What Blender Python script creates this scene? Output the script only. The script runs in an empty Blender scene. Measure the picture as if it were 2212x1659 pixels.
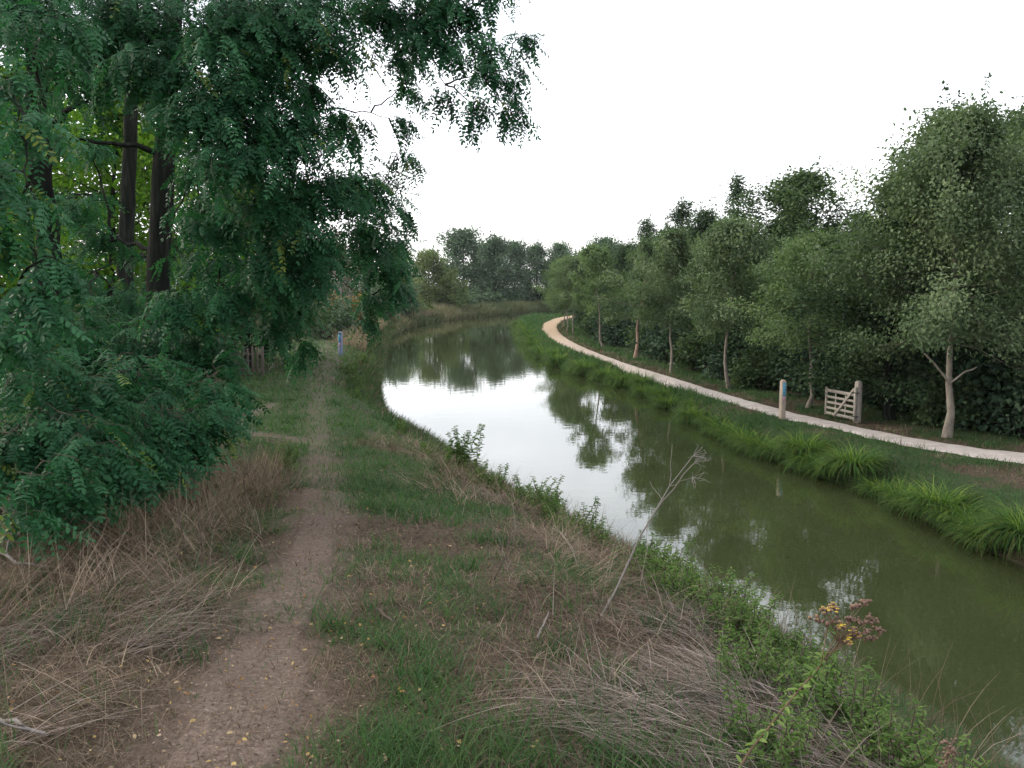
import bpy, math
import numpy as np
from mathutils import Vector

rng = np.random.default_rng(11)
scene = bpy.context.scene
COL = scene.collection
PI = math.pi

# ------------------------------------------------------------------ camera
CAM_H = 4.6
PITCH = math.atan(209.5 / 1916)
cam_d = bpy.data.cameras.new('camera')
cam = bpy.data.objects.new('camera', cam_d)
COL.objects.link(cam)
cam.location = (0, 0, CAM_H)
cam.rotation_euler = (PI / 2 - PITCH, 0, 0)
cam_d.sensor_fit = 'HORIZONTAL'
cam_d.sensor_width = 36
cam_d.lens = 36 * 1916 / 2212
cam_d.clip_start = 0.05
cam_d.clip_end = 4000
scene.camera = cam


def at(u, v, Y):
    """world point at depth Y for a position measured on the photograph"""
    dx, dy = u - 1106, v - 829.5
    d = np.array([dx, 1916 * math.cos(PITCH) - dy * math.sin(PITCH), -1916 * math.sin(PITCH) - dy * math.cos(PITCH)])
    return np.array([0, 0, CAM_H]) + d * (Y / d[1])


# ------------------------------------------------------------------ noise
_tab = np.random.default_rng(5).random((256, 256))


def vnoise(x, y, s=1.0, o=0):
    x = np.asarray(x, float) / s + 17.3 * o + 500
    y = np.asarray(y, float) / s + 9.7 * o + 500
    xi, yi = np.floor(x).astype(int), np.floor(y).astype(int)
    fx, fy = x - xi, y - yi
    fx, fy = fx * fx * (3 - 2 * fx), fy * fy * (3 - 2 * fy)
    g = lambda a, b: _tab[a % 256, b % 256]
    return ((g(xi, yi) * (1 - fx) + g(xi + 1, yi) * fx) * (1 - fy)
            + (g(xi, yi + 1) * (1 - fx) + g(xi + 1, yi + 1) * fx) * fy)


def fnoise(x, y, s=1.0, o=0):
    return (vnoise(x, y, s, o) * 4 + vnoise(x, y, s / 2.1, o + 3) * 2 + vnoise(x, y, s / 4.3, o + 7)) / 7


def smooth(e0, e1, x):
    t = np.clip((np.asarray(x, float) - e0) / (e1 - e0), 0, 1)
    return t * t * (3 - 2 * t)


# ------------------------------------------------------------------ canal plan
LEFT = np.array([(60, -120), (14, -25), (9.2, -8), (7.0, 0), (5.7, 4.2), (4.8, 6.9), (4.25, 8.9), (3.85, 9.87), (3.3, 11.2), (2.7, 13.0),
                 (2.1, 14.3), (1.4, 15.8), (0.7, 17.4), (-0.1, 19.2), (-1.0, 21.5), (-2.1, 24.98), (-3.5, 28.27), (-4.6, 31.35),
                 (-5.9, 38.3), (-7.4, 49), (-9.0, 61), (-10.9, 77), (-11.9, 96.4), (-10.6, 115.3), (-7.2, 130.7),
                 (-0.5, 148.2), (8.2, 167.8), (27, 185), (70, 200), (260, 225)], float)
RIGHT = np.array([(75, -120), (22, -25), (15.5, -8), (12.6, 1), (10.9, 7), (9.4, 11), (8.6, 13.8), (8.25, 15.6), (8.2, 17.4), (8.1, 19.6),
                  (7.6, 20.8), (7.2, 22.4), (6.7, 25.4), (6.25, 29.7), (5.7, 36.7), (5.0, 43.0), (3.75, 46), (2.6, 51),
                  (1.8, 61), (1.25, 77), (0.85, 98.6), (0.9, 118.4), (3.0, 130.7), (8, 143), (24, 158), (70, 175), (260, 198)], float)
KB = (CAM_H - .6) / 3.7          # the far bank stands 0.6 m above the water
PATH_OUT = np.array([(40, -1), (26, 8), (18, 13.6), (14, 16), (10.75, 18.33), (9.5, 19.6), (8.9, 21.0), (8.4, 22.74), (7.65, 24.77), (6.75, 28.88),
                     (5.96, 32.96), (5.05, 39.45), (4.07, 47.42), (3.05, 55.64), (2.5, 63.65), (2.31, 75.1), (2.98, 89.3),
                     (5.15, 105), (8.8, 117.2), (17, 131), (45, 150), (120, 172)], float) * KB
PATH_IN = np.array([(41, 1.5), (27, 10.4), (18.8, 15.8), (14.6, 18), (11.43, 19.7), (10.5, 20.6), (9.95, 21.5), (9.4, 22.7), (8.85, 24.4), (8.1, 27.3),
                    (7.34, 31.5), (6.5, 37), (5.5, 43.6), (4.82, 50.6), (4.2, 59.4), (3.98, 70), (4.3, 82), (5.6, 95.3),
                    (8.9, 110), (18.5, 127), (46, 146.5), (121, 168.5)], float) * KB
_mid = (PATH_OUT + PATH_IN) / 2
PATH_OUT, PATH_IN = _mid + (PATH_OUT - _mid) * .84, _mid + (PATH_IN - _mid) * .84


def seg_dist(x, y, poly):
    x, y = np.ravel(x), np.ravel(y)
    best = np.full(x.shape, 1e9)
    for a, b in zip(poly[:-1], poly[1:]):
        d = b - a
        t = np.clip(((x - a[0]) * d[0] + (y - a[1]) * d[1]) / (d @ d), 0, 1)
        best = np.minimum(best, np.hypot(x - a[0] - t * d[0], y - a[1] - t * d[1]))
    return best


def in_poly(x, y, poly):
    x, y = np.ravel(x), np.ravel(y)
    r = np.zeros(x.shape, bool)
    j = len(poly) - 1
    for i in range(len(poly)):
        xi, yi = poly[i]
        xj, yj = poly[j]
        if yi != yj:
            r ^= ((yi > y) != (yj > y)) & (x < (xj - xi) * (y - yi) / (yj - yi) + xi)
        j = i
    return r


WATER = np.vstack([LEFT, RIGHT[::-1]])
TROD = np.array([(-0.75, -4), (-0.8, 0), (-1.02, 2.6), (-1.08, 3.4), (-1.25, 4.4), (-1.35, 5.6), (-1.6, 7.2), (-2.0, 9.2), (-2.55, 11.6),
                 (-3.3, 15), (-4.1, 18.5), (-5.2, 24), (-6.6, 31), (-8.2, 39), (-10.2, 48), (-13, 66), (-16, 90)], float)
TRODW = np.array([.46, .42, .35, .31, .29, .28, .27, .26, .28, .3, .35, .45, .6, .7, .8, .9, 1.0])
FORK = np.array([(-3.1, 14.2), (-4.0, 15.2), (-5.2, 15.9), (-5.5, 17.3), (-5.7, 19.5), (-5.9, 22)], float)


def _soft(t):
    return np.clip(-np.log(np.exp(-7 * t) + math.exp(-7)) / 7, -1, 1)


def edges(x, y):
    dl, dr = seg_dist(x, y, LEFT), seg_dist(x, y, RIGHT)
    return dl, dr, in_poly(x, y, WATER)


def height(x, y):
    shp = np.shape(x)
    x, y = np.ravel(np.asarray(x, float)), np.ravel(np.asarray(y, float))
    dl, dr, wet = edges(x, y)
    HL = np.interp(y, [-30, 0, 5, 10, 15, 25, 44, 70, 110, 400], [2.95, 2.95, 2.86, 2.42, 2.02, 1.62, 1.36, 1.08, .95, 1.3])
    WL = np.interp(y, [0, 8, 15, 25, 44, 100], [4.3, 4.0, 3.4, 2.3, 1.8, 2.0])
    bump = (fnoise(x, y, 1.7, 2) - .5) * .16 + (fnoise(x, y, .45, 5) - .5) * .05
    hl = HL * _soft(dl / WL) + bump * smooth(.2, 1.5, dl)
    hr = .6 * _soft(dr / .8) + bump * .35 * smooth(.2, 1, dr) + smooth(12, 70, dr) * 1.2
    h = np.where(dl < dr, hl, hr)
    h = np.where(wet, -np.minimum(np.minimum(dl, dr), 3) * .5, h)
    return h.reshape(shp)


def gz(x, y):
    return float(height(np.array([x]), np.array([y]))[0])


# ------------------------------------------------------------------ mesh helpers
def build(name, V, F, mat, parent=None, tint=None, smooth_sh=False, attrs=None):
    """V (n,3), F list of index arrays with 3 or 4 columns"""
    me = bpy.data.meshes.new(name)
    V = np.asarray(V, np.float32)
    if not isinstance(F, (list, tuple)):
        F = [F]
    F = [np.asarray(f, np.int32) for f in F if len(f)]
    idx = np.concatenate([f.ravel() for f in F])
    tot = np.concatenate([np.full(len(f), f.shape[1], np.int32) for f in F])
    start = np.concatenate([[0], np.cumsum(tot)[:-1]]).astype(np.int32)
    me.vertices.add(len(V))
    me.vertices.foreach_set('co', V.ravel())
    me.loops.add(len(idx))
    me.loops.foreach_set('vertex_index', idx)
    me.polygons.add(len(tot))
    me.polygons.foreach_set('loop_start', start)
    if smooth_sh:
        me.polygons.foreach_set('use_smooth', np.ones(len(tot), bool))
    me.update(calc_edges=True)
    if tint is not None:
        a = me.attributes.new('tint', 'FLOAT', 'FACE')
        a.data.foreach_set('value', np.asarray(tint, np.float32))
    for k, v in (attrs or {}).items():
        a = me.attributes.new(k, 'FLOAT', 'POINT')
        a.data.foreach_set('value', np.asarray(v, np.float32))
    me.materials.append(mat)
    o = bpy.data.objects.new(name, me)
    COL.objects.link(o)
    if parent is not None:
        o.parent = parent
    return o


def tag(o, label, cat, group=None):
    o['label'] = label
    o['category'] = cat
    if group:
        o['group'] = group
    return o


def thing(name, label, cat, loc=(0, 0, 0), rotz=0, group=None):
    o = bpy.data.objects.new(name, None)
    COL.objects.link(o)
    o.location = loc
    o.rotation_euler = (0, 0, rotz)
    o.empty_display_size = .2
    return tag(o, label, cat, group)


def dup(root, loc, rotz, sc, label, group=None, name=None, mats=None):
    r = root.copy()
    COL.objects.link(r)
    r.location, r.rotation_euler = loc, (0, 0, rotz)
    r.scale = sc if hasattr(sc, '__len__') else (sc, sc, sc)
    r['label'] = label
    if group:
        r['group'] = group
    if name:
        r.name = name
    for ch in list(root.children):
        c = ch.copy()
        COL.objects.link(c)
        c.parent = r
        if mats and ch.name.split('.')[0] in mats:
            c.material_slots[0].link = 'OBJECT'
            c.material_slots[0].material = mats[ch.name.split('.')[0]]
        for g in ch.children:
            d = g.copy()
            COL.objects.link(d)
            d.parent = c
    return r


def norm(a):
    return a / np.maximum(np.linalg.norm(a, axis=-1, keepdims=True), 1e-9)


def frames(axis, nrm):
    """rotation matrices with x = axis, z close to nrm"""
    x = norm(axis)
    y = norm(np.cross(nrm, x))
    z = np.cross(x, y)
    return np.stack([x, y, z], axis=2)


def instance(TV, TF, R, s, t):
    """copies of a template: R (n,3,3), s (n,) or (n,3), t (n,3)"""
    n, k = len(t), len(TV)
    s = np.asarray(s, float)
    if s.ndim == 1:
        s = np.repeat(s[:, None], 3, 1)
    V = np.einsum('nij,nkj->nki', R, TV[None] * s[:, None, :]) + t[:, None, :]
    F = TF[None] + (np.arange(n) * k)[:, None, None]
    return V.reshape(-1, 3), F.reshape(-1, TF.shape[1])


class Tubes:
    def __init__(self):
        self.V, self.F, self.n = [], [], 0

    def add(self, pts, rad, sides=6, wob=0.0):
        pts = np.asarray(pts, float)
        rad = np.broadcast_to(np.asarray(rad, float), (len(pts),))
        tg = norm(np.gradient(pts, axis=0))
        ref = np.array([0.0, 0, 1.0]) if abs(tg[:, 2].mean()) < .85 else np.array([1.0, 0, 0])
        a = norm(np.cross(tg, ref))
        b = np.cross(tg, a)
        ang = np.arange(sides) * 2 * PI / sides
        rr = rad[:, None] * (1 + wob * rng.normal(0, 1, (len(pts), sides)))
        ring = (pts[:, None] + (a[:, None] * np.cos(ang)[None, :, None] + b[:, None] * np.sin(ang)[None, :, None]) * rr[..., None])
        k = len(pts)
        base = self.n
        i = np.arange(k - 1)[:, None] * sides
        j = np.arange(sides)[None]
        j2 = (j + 1) % sides
        f = np.stack([i + j, i + j2, i + sides + j2, i + sides + j], -1).reshape(-1, 4) + base
        self.V.append(ring.reshape(-1, 3))
        self.V.append(pts[-1:] + tg[-1:] * rad[-1] * .6)
        tip = base + k * sides
        tj = base + (k - 1) * sides
        self.F.append(f)
        cap = np.stack([tj + np.arange(sides), tj + (np.arange(sides) + 1) % sides, np.full(sides, tip), np.full(sides, tip)], -1)
        self.capF = getattr(self, 'capF', [])
        self.capF.append(cap[:, :3])
        self.n += k * sides + 1

    def build(self, name, mat, parent=None):
        return build(name, np.vstack(self.V), [np.vstack(self.F), np.vstack(self.capF)], mat, parent, smooth_sh=True)


def curve(p0, p1, sag=0.0, n=6, wob=0.0, g=None):
    g = g or rng
    t = np.linspace(0, 1, n)[:, None]
    p = np.asarray(p0)[None] * (1 - t) + np.asarray(p1)[None] * t
    p[:, 2] += sag * 4 * (t[:, 0] * (1 - t[:, 0]))
    if wob:
        p[1:-1] += g.normal(0, wob, (n - 2, 3))
    return p


class Boxes:
    def __init__(self):
        self.V, self.F, self.n = [], [], 0

    def bar(self, a, b, w, d, up=(0, 0, 1), bev=.004):
        """a bevelled square bar from a to b: w across 'up', d along 'up'"""
        a, b = np.asarray(a, float), np.asarray(b, float)
        L = np.linalg.norm(b - a)
        x = (b - a) / L
        y = np.cross(up, x)
        y /= np.linalg.norm(y)
        z = np.cross(x, y)
        e = bev
        prof = [(w / 2 - e, d / 2), (w / 2, d / 2 - e), (w / 2, -d / 2 + e), (w / 2 - e, -d / 2), (-w / 2 + e, -d / 2), (-w / 2, -d / 2 + e), (-w / 2, d / 2 - e), (-w / 2 + e, d / 2)]
        prof = np.array(prof)
        for s, sc in ((0, .0), (e, 1), (L - e, 1), (L, .0)):
            pp = prof if sc else prof * np.array([(w / 2 - e) / (w / 2), (d / 2 - e) / (d / 2)])
            self.V.append(a + x * s + y * pp[:, :1] + z * pp[:, 1:])
        for r in range(3):
            for j in range(8):
                k = (j + 1) % 8
                q = self.n + r * 8
                self.F.append((q + j, q + k, q + 8 + k, q + 8 + j))
        q = self.n
        for o, rev in ((0, 0), (24, 1)):
            for tri in ((0, 1, 2, 3), (0, 3, 4, 7), (4, 5, 6, 7)):
                f = tuple(q + o + i for i in tri)
                self.F.append(f if rev else f[::-1])
        self.n += 32
        return self

    def build(self, name, mat, parent=None):
        return build(name, np.vstack(self.V), np.array(self.F), mat, parent)


# ------------------------------------------------------------------ materials
def mat_new(name):
    m = bpy.data.materials.new(name)
    m.use_nodes = True
    nt = m.node_tree
    b = nt.nodes['Principled BSDF']
    return m, nt, b


def ramp(nt, fac, cols, pos=None):
    r = nt.nodes.new('ShaderNodeValToRGB')
    cr = r.color_ramp
    n = len(cols)
    pos = pos or [i / (n - 1) for i in range(n)]
    while len(cr.elements) < n:
        cr.elements.new(.5)
    for e, p, c in zip(cr.elements, pos, cols):
        e.position = p
        e.color = (*c, 1)
    nt.links.new(fac, r.inputs['Fac'])
    return r.outputs['Color']


def attr(nt, name):
    a = nt.nodes.new('ShaderNodeAttribute')
    a.attribute_name = name
    return a.outputs['Fac']


def noise(nt, scale, detail=4, rough=.6, vec=None):
    n = nt.nodes.new('ShaderNodeTexNoise')
    n.inputs['Scale'].default_value = scale
    n.inputs['Detail'].default_value = detail
    n.inputs['Roughness'].default_value = rough
    if vec is None:
        tc = nt.nodes.new('ShaderNodeTexCoord')
        vec = tc.outputs['Object']
    nt.links.new(vec, n.inputs['Vector'])
    return n.outputs['Fac']


def mixc(nt, fac, a, b, mode='MIX'):
    m = nt.nodes.new('ShaderNodeMix')
    m.data_type = 'RGBA'
    m.blend_type = mode
    for sock, v in ((m.inputs[0], fac), (m.inputs[6], a), (m.inputs[7], b)):
        if isinstance(v, (int, float)):
            sock.default_value = v
        elif isinstance(v, tuple):
            sock.default_value = (*v, 1)
        else:
            nt.links.new(v, sock)
    return m.outputs[2]


def leaf_mat(name, cols, trans=.35, rough=.6, spec=.07, pos=None):
    m, nt, b = mat_new(name)
    c = ramp(nt, attr(nt, 'tint'), cols, pos)
    nt.links.new(c, b.inputs['Base Color'])
    b.inputs['Roughness'].default_value = rough
    b.inputs['Specular IOR Level'].default_value = spec
    if trans:
        t = nt.nodes.new('ShaderNodeBsdfTranslucent')
        tc = mixc(nt, 1.0, c, (1.0, 1.25, .70), 'MULTIPLY')
        nt.links.new(tc, t.inputs['Color'])
        mx = nt.nodes.new('ShaderNodeMixShader')
        mx.inputs[0].default_value = trans
        nt.links.new(b.outputs[0], mx.inputs[1])
        nt.links.new(t.outputs[0], mx.inputs[2])
        nt.links.new(mx.outputs[0], nt.nodes['Material Output'].inputs['Surface'])
    return m


def surf_mat(name, cols, scale, rough=.85, bump=.3, stretch=None, spec=.2, detail=5):
    m, nt, b = mat_new(name)
    tc = nt.nodes.new('ShaderNodeTexCoord')
    mp = nt.nodes.new('ShaderNodeMapping')
    mp.inputs['Scale'].default_value = stretch or (1, 1, 1)
    nt.links.new(tc.outputs['Object'], mp.inputs['Vector'])
    f = noise(nt, scale, detail, .65, mp.outputs['Vector'])
    nt.links.new(ramp(nt, f, cols, [.3 + .4 * i / (len(cols) - 1) for i in range(len(cols))]), b.inputs['Base Color'])
    b.inputs['Roughness'].default_value = rough
    b.inputs['Specular IOR Level'].default_value = spec
    if bump:
        bp = nt.nodes.new('ShaderNodeBump')
        bp.inputs['Strength'].default_value = bump
        bp.inputs['Distance'].default_value = .02
        nt.links.new(f, bp.inputs['Height'])
        nt.links.new(bp.outputs[0], b.inputs['Normal'])
    return m


M = {}
M['locust'] = leaf_mat('locust_leaf', [(.008, .044, .017), (.018, .080, .032), (.044, .140, .060), (.13, .17, .03)], .38, .5, .15, [0, .45, .93, 1])
M['locust_bright'] = leaf_mat('yellow_green_leaf', [(.040, .095, .012), (.080, .165, .018), (.16, .27, .03)], .5)
M['row'] = leaf_mat('row_tree_leaf', [(.048, .078, .040), (.096, .136, .070), (.19, .235, .125)], .3)
M['row_light'] = leaf_mat('row_tree_leaf_light', [(.052, .088, .040), (.100, .148, .066), (.19, .25, .12)], .35)
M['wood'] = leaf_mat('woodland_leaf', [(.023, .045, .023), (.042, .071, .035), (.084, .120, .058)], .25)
M['wood_olive'] = leaf_mat('woodland_olive_leaf', [(.034, .060, .028), (.060, .096, .044), (.11, .15, .068)], .3)
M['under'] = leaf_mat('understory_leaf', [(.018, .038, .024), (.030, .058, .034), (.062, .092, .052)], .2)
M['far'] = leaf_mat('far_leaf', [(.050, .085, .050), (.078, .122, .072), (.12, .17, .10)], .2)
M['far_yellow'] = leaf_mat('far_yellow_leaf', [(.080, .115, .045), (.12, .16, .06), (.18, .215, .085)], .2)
M['rust'] = leaf_mat('rust_leaf', [(.13, .08, .03), (.19, .12, .045), (.16, .13, .05)], .2)
M['deadtree'] = leaf_mat('dead_twigs', [(.16, .12, .10), (.22, .17, .14), (.28, .22, .18)], 0)
M['grass'] = leaf_mat('green_grass_blade', [(.028, .062, .026), (.050, .102, .036), (.10, .16, .056)], .35)
M['sedge'] = leaf_mat('sedge_blade', [(.085, .072, .034), (.022, .054, .020), (.072, .145, .034), (.22, .28, .048)], .35, pos=[0, .07, .5, 1])
M['straw'] = leaf_mat('dry_grass_blade', [(.066, .046, .032), (.130, .096, .068), (.275, .215, .160)], .15, .7)
M['straw_grey'] = leaf_mat('grey_dry_grass_blade', [(.068, .053, .045), (.140, .112, .096), (.31, .26, .228)], .1, .7)
M['reed'] = leaf_mat('dry_reed_blade', [(.16, .115, .08), (.23, .17, .12), (.30, .235, .17)], .2, .7)
M['weed'] = leaf_mat('bank_weed_leaf', [(.060, .105, .034), (.105, .17, .052), (.19, .26, .08)], .35)
M['fallen'] = leaf_mat('fallen_leaf', [(.14, .07, .035), (.24, .14, .05), (.33, .24, .09), (.32, .24, .18)], .1, .7)
M['bark'] = surf_mat('dark_bark', [(.006, .0075, .006), (.013, .0145, .012), (.034, .034, .028)], 11, .95, 1.0, (1, 1, .15), .03)
M['palebark'] = surf_mat('pale_bark', [(.10, .085, .07), (.185, .16, .13), (.26, .23, .19)], 7, .8, .3, (1, 1, .5))
M['rustbark'] = surf_mat('reddish_bark', [(.16, .10, .075), (.27, .18, .135), (.36, .27, .21)], 7, .85, .4, (1, 1, .4))
M['twig'] = surf_mat('twig_bark', [(.05, .04, .03), (.09, .07, .055)], 12, .9, .2)
M['greystick'] = surf_mat('grey_dead_stick', [(.13, .115, .105), (.21, .19, .175)], 14, .85, .3, (1, 1, .3))
M['oak'] = surf_mat('weathered_oak', [(.19, .15, .115), (.28, .235, .185), (.37, .31, .26)], 11, .8, .35, (3, 3, .35))
M['greywood'] = surf_mat('grey_weathered_wood', [(.19, .165, .14), (.28, .25, .215), (.35, .32, .28)], 11, .85, .35, (3, 3, .35))
M['bluepaint'] = surf_mat('blue_sign_paint', [(.05, .22, .34), (.07, .28, .42)], 5, .45, 0)
M['palemark'] = surf_mat('pale_lettering_paint', [(.20, .42, .48), (.32, .52, .56)], 9, .5, 0)
M['pinkpaint'] = surf_mat('pink_emblem_paint', [(.30, .17, .24), (.42, .25, .30)], 9, .5, 0)
M['slate'] = surf_mat('blue_grey_paint', [(.11, .13, .21), (.17, .195, .29)], 6, .6, .1)
M['iron'] = surf_mat('dark_hinge_iron', [(.03, .03, .032), (.07, .06, .055)], 20, .6, .2)
M['farreed'] = leaf_mat('far_reed_blade', [(.06, .082, .042), (.115, .125, .066), (.21, .175, .115)], .2)
M['darkwood'] = surf_mat('dark_weathered_wood', [(.045, .036, .03), (.085, .07, .058), (.13, .11, .09)], 11, .9, .3, (3, 3, .35))
M['gravel'] = surf_mat('gravel_surface', [(.28, .245, .225), (.35, .315, .29), (.43, .39, .365)], 3.0, .95, .15, None, .1, 9)
M['yellow'] = surf_mat('yellow_petal', [(.42, .30, .02), (.55, .41, .03)], 30, .6, 0)
M['brownhead'] = surf_mat('withered_flower_head', [(.09, .055, .04), (.20, .13, .10)], 40, .9, .3)
M['redstem'] = surf_mat('reddish_stem', [(.075, .048, .032), (.13, .09, .05)], 12, .75, .2)


def ground_material():
    m, nt, b = mat_new('bank_soil')
    tc = nt.nodes.new('ShaderNodeTexCoord')
    n1 = noise(nt, 1.3, 6, .65, tc.outputs['Object'])
    n2 = noise(nt, 14, 6, .7, tc.outputs['Object'])
    green = ramp(nt, n2, [(.020, .036, .014), (.045, .068, .026)], [.35, .65])
    dry = ramp(nt, n2, [(.040, .030, .021), (.092, .070, .050)], [.35, .65])
    n3 = noise(nt, 46, 5, .75, tc.outputs['Object'])
    soil = ramp(nt, n3, [(.076, .056, .045), (.145, .109, .088), (.225, .176, .148)], [.3, .5, .7])
    c = mixc(nt, attr(nt, 'dry'), green, dry)
    c = mixc(nt, attr(nt, 'worn'), c, soil)
    nt.links.new(mixc(nt, .35, c, ramp(nt, n1, [(.55, .55, .55), (1, 1, 1)], [.3, .7]), 'MULTIPLY'), b.inputs['Base Color'])
    b.inputs['Roughness'].default_value = .95
    b.inputs['Specular IOR Level'].default_value = .1
    bp = nt.nodes.new('ShaderNodeBump')
    bp.inputs['Strength'].default_value = .6
    bp.inputs['Distance'].default_value = .03
    nt.links.new(n3, bp.inputs['Height'])
    nt.links.new(bp.outputs[0], b.inputs['Normal'])
    return m


def water_material():
    m, nt, b = mat_new('canal_water')
    tc = nt.nodes.new('ShaderNodeTexCoord')
    n1 = noise(nt, .12, 3, .5, tc.outputs['Object'])
    nt.links.new(ramp(nt, n1, [(.029, .037, .014), (.037, .046, .018)], [.3, .7]), b.inputs['Base Color'])
    b.inputs['Roughness'].default_value = .03
    b.inputs['IOR'].default_value = 1.8
    mp = nt.nodes.new('ShaderNodeMapping')
    mp.inputs['Scale'].default_value = (1, 1, 1)
    nt.links.new(tc.outputs['Object'], mp.inputs['Vector'])
    w = noise(nt, 1.6, 3, .55, mp.outputs['Vector'])
    bp = nt.nodes.new('ShaderNodeBump')
    bp.inputs['Strength'].default_value = .05
    bp.inputs['Distance'].default_value = .05
    nt.links.new(w, bp.inputs['Height'])
    nt.links.new(bp.outputs[0], b.inputs['Normal'])
    return m


gm = M['gravel'].node_tree          # sandier towards the bend, greyer near
gb = gm.nodes['Principled BSDF']
gc = gb.inputs['Base Color'].links[0].from_socket
gtc = gm.nodes.new('ShaderNodeTexCoord')
gsx = gm.nodes.new('ShaderNodeSeparateXYZ')
gm.links.new(gtc.outputs['Object'], gsx.inputs[0])
gmr = gm.nodes.new('ShaderNodeMapRange')
gmr.inputs['From Min'].default_value, gmr.inputs['From Max'].default_value = 34, 78
gm.links.new(gsx.outputs['Y'], gmr.inputs['Value'])
gm.links.new(mixc(gm, 1.0, gc, mixc(gm, gmr.outputs[0], (1.0, 1.0, 1.0), (1.02, .85, .62)), 'MULTIPLY'), gb.inputs['Base Color'])

M['ground'] = ground_material()
M['water'] = water_material()


# ------------------------------------------------------------------ cover masks
def trod_amount(x, y):
    """0..1 wear of the trodden towpath"""
    d = seg_dist(x, y, TROD)
    w = np.interp(np.ravel(y), TROD[:, 1], TRODW)
    wob = (fnoise(x, y, .8, 4).ravel() - .5) * .5 + (fnoise(x, y, .22, 9).ravel() - .5) * .3
    a = (1 - smooth(.35, 1.5, d / w + wob * 1.3)) * (.75 + .5 * (fnoise(x, y, .3, 14).ravel() - .3))
    f = 1 - smooth(.6, 1.5, seg_dist(x, y, FORK) / .16 + wob)
    fade = np.interp(np.ravel(y), [6, 9, 14, 20, 60], [1, .78, .55, .4, .35])
    return np.clip(np.maximum(a * fade, f * .75), 0, 1)


def dryness(x, y):
    """0 green .. 1 straw"""
    x, y = np.ravel(x), np.ravel(y)
    dl, dr, wet = edges(x, y)
    left = dl < dr
    n = fnoise(x, y, 1.1, 1) + (fnoise(x, y, .35, 8) - .5) * .5
    base = np.interp(y, [0, 5, 9, 13, 20, 40], [.66, .66, .50, .28, .16, .18])
    # long straw on the bank crest and the verge under the trees
    xt = np.interp(y, TROD[:, 1], TROD[:, 0])
    verge = smooth(.75, 1.6, xt - x) * (1 - smooth(9.5, 12, y)) * .3
    crest = smooth(1.4, 2.6, x - xt) * smooth(.9, 2.0, dl) * (1 - smooth(10, 17, y)) * .30
    edge = -(1 - smooth(.2, 1.7, dl)) * .55
    strip = -np.exp(-((x - xt - .85) / .42) ** 2) * .20 * (1 - smooth(8, 12, y))
    dleft = base + verge + crest + edge + strip
    pin = seg_dist(x, y, PATH_IN)
    pout = seg_dist(x, y, PATH_OUT)
    dright = .26 + .5 * np.exp(-(pin / .9) ** 2) * (pin < pout) + .45 * smooth(13.5, 10, y) + .20 * (dr > 1.3) * (y < 21) * smooth(.8, 1.6, dr) 
    d = np.where(left, dleft, dright)
    return smooth(.28, .72, d + (n - .5) * 1.15)


# ------------------------------------------------------------------ setting
def axis_pts(parts):
    out = []
    for a, b, st in parts:
        out.append(np.arange(a, b, st))
    return np.concatenate(out)


xs = np.concatenate([-np.geomspace(1500, 42, 24), axis_pts([(-40, -14, .7), (-14, 17, .16), (17, 40, .7)]), np.geomspace(40, 1500, 26)])
ys = np.concatenate([-np.geomspace(600, 5, 16), axis_pts([(-4, 34, .16), (34, 130, .7), (130, 240, 2)]), np.geomspace(240, 2500, 24)])
X, Y = np.meshgrid(xs, ys)
Z = height(X, Y)
nx, ny = len(xs), len(ys)
i = (np.arange(ny - 1)[:, None] * nx + np.arange(nx - 1)[None]).ravel()
GF = np.stack([i, i + 1, i + nx + 1, i + nx], 1)
g = build('ground', np.stack([X.ravel(), Y.ravel(), Z.ravel()], 1), GF, M['ground'], smooth_sh=True,
          attrs={'dry': dryness(X, Y), 'worn': trod_amount(X, Y)})
g['kind'] = 'structure'

wv = [(-40, -110, 0), (300, -110, 0), (300, 260, 0), (-40, 260, 0)]
w = build('canal_water', wv, np.array([(0, 1, 2, 3)]), M['water'])
w['kind'] = 'structure'


def resample(poly, n, tt):
    return np.stack([np.interp(tt, np.linspace(0, 1, len(poly)), poly[:, k]) for k in (0, 1)], 1)


def smooth_poly(poly, n):
    """Catmull-Rom through the points"""
    P = np.vstack([2 * poly[0] - poly[1], poly, 2 * poly[-1] - poly[-2]])
    out = []
    for k in range(1, len(P) - 2):
        t = np.linspace(0, 1, n, endpoint=False)[:, None]
        a, b, c, d = P[k - 1], P[k], P[k + 1], P[k + 2]
        out.append(.5 * (2 * b + (c - a) * t + (2 * a - 5 * b + 4 * c - d) * t ** 2 + (3 * b - a - 3 * c + d) * t ** 3))
    return np.vstack(out + [poly[-1:]])


po, pi_ = smooth_poly(PATH_OUT, 30), smooth_poly(PATH_IN, 30)
K = 9
tt = np.linspace(0, 1, K)
GP = po[:, None] * (1 - tt[None, :, None]) + pi_[:, None] * tt[None, :, None]
wid = np.linalg.norm(po - pi_, axis=1)
for col, sg in ((0, -1), (K - 1, 1)):
    dirn = (pi_ - po) / wid[:, None]
    nz_ = (fnoise(GP[:, col, 0], GP[:, col, 1], .45, 3) - .5) * .55
    GP[:, col] += dirn * nz_[:, None]
pz = height(GP[..., 0], GP[..., 1]) + .02 + .0009 * np.clip(GP[..., 1], 0, 120)
pz[:, 0] -= .05
pz[:, -1] -= .05
n_l = len(po)
i = (np.arange(n_l - 1)[:, None] * K + np.arange(K - 1)[None]).ravel()
gp = build('gravel_path', np.dstack([GP, pz[..., None]]).reshape(-1, 3), np.stack([i, i + 1, i + K + 1, i + K], 1), M['gravel'], smooth_sh=True)
gp['kind'] = 'structure'

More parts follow.
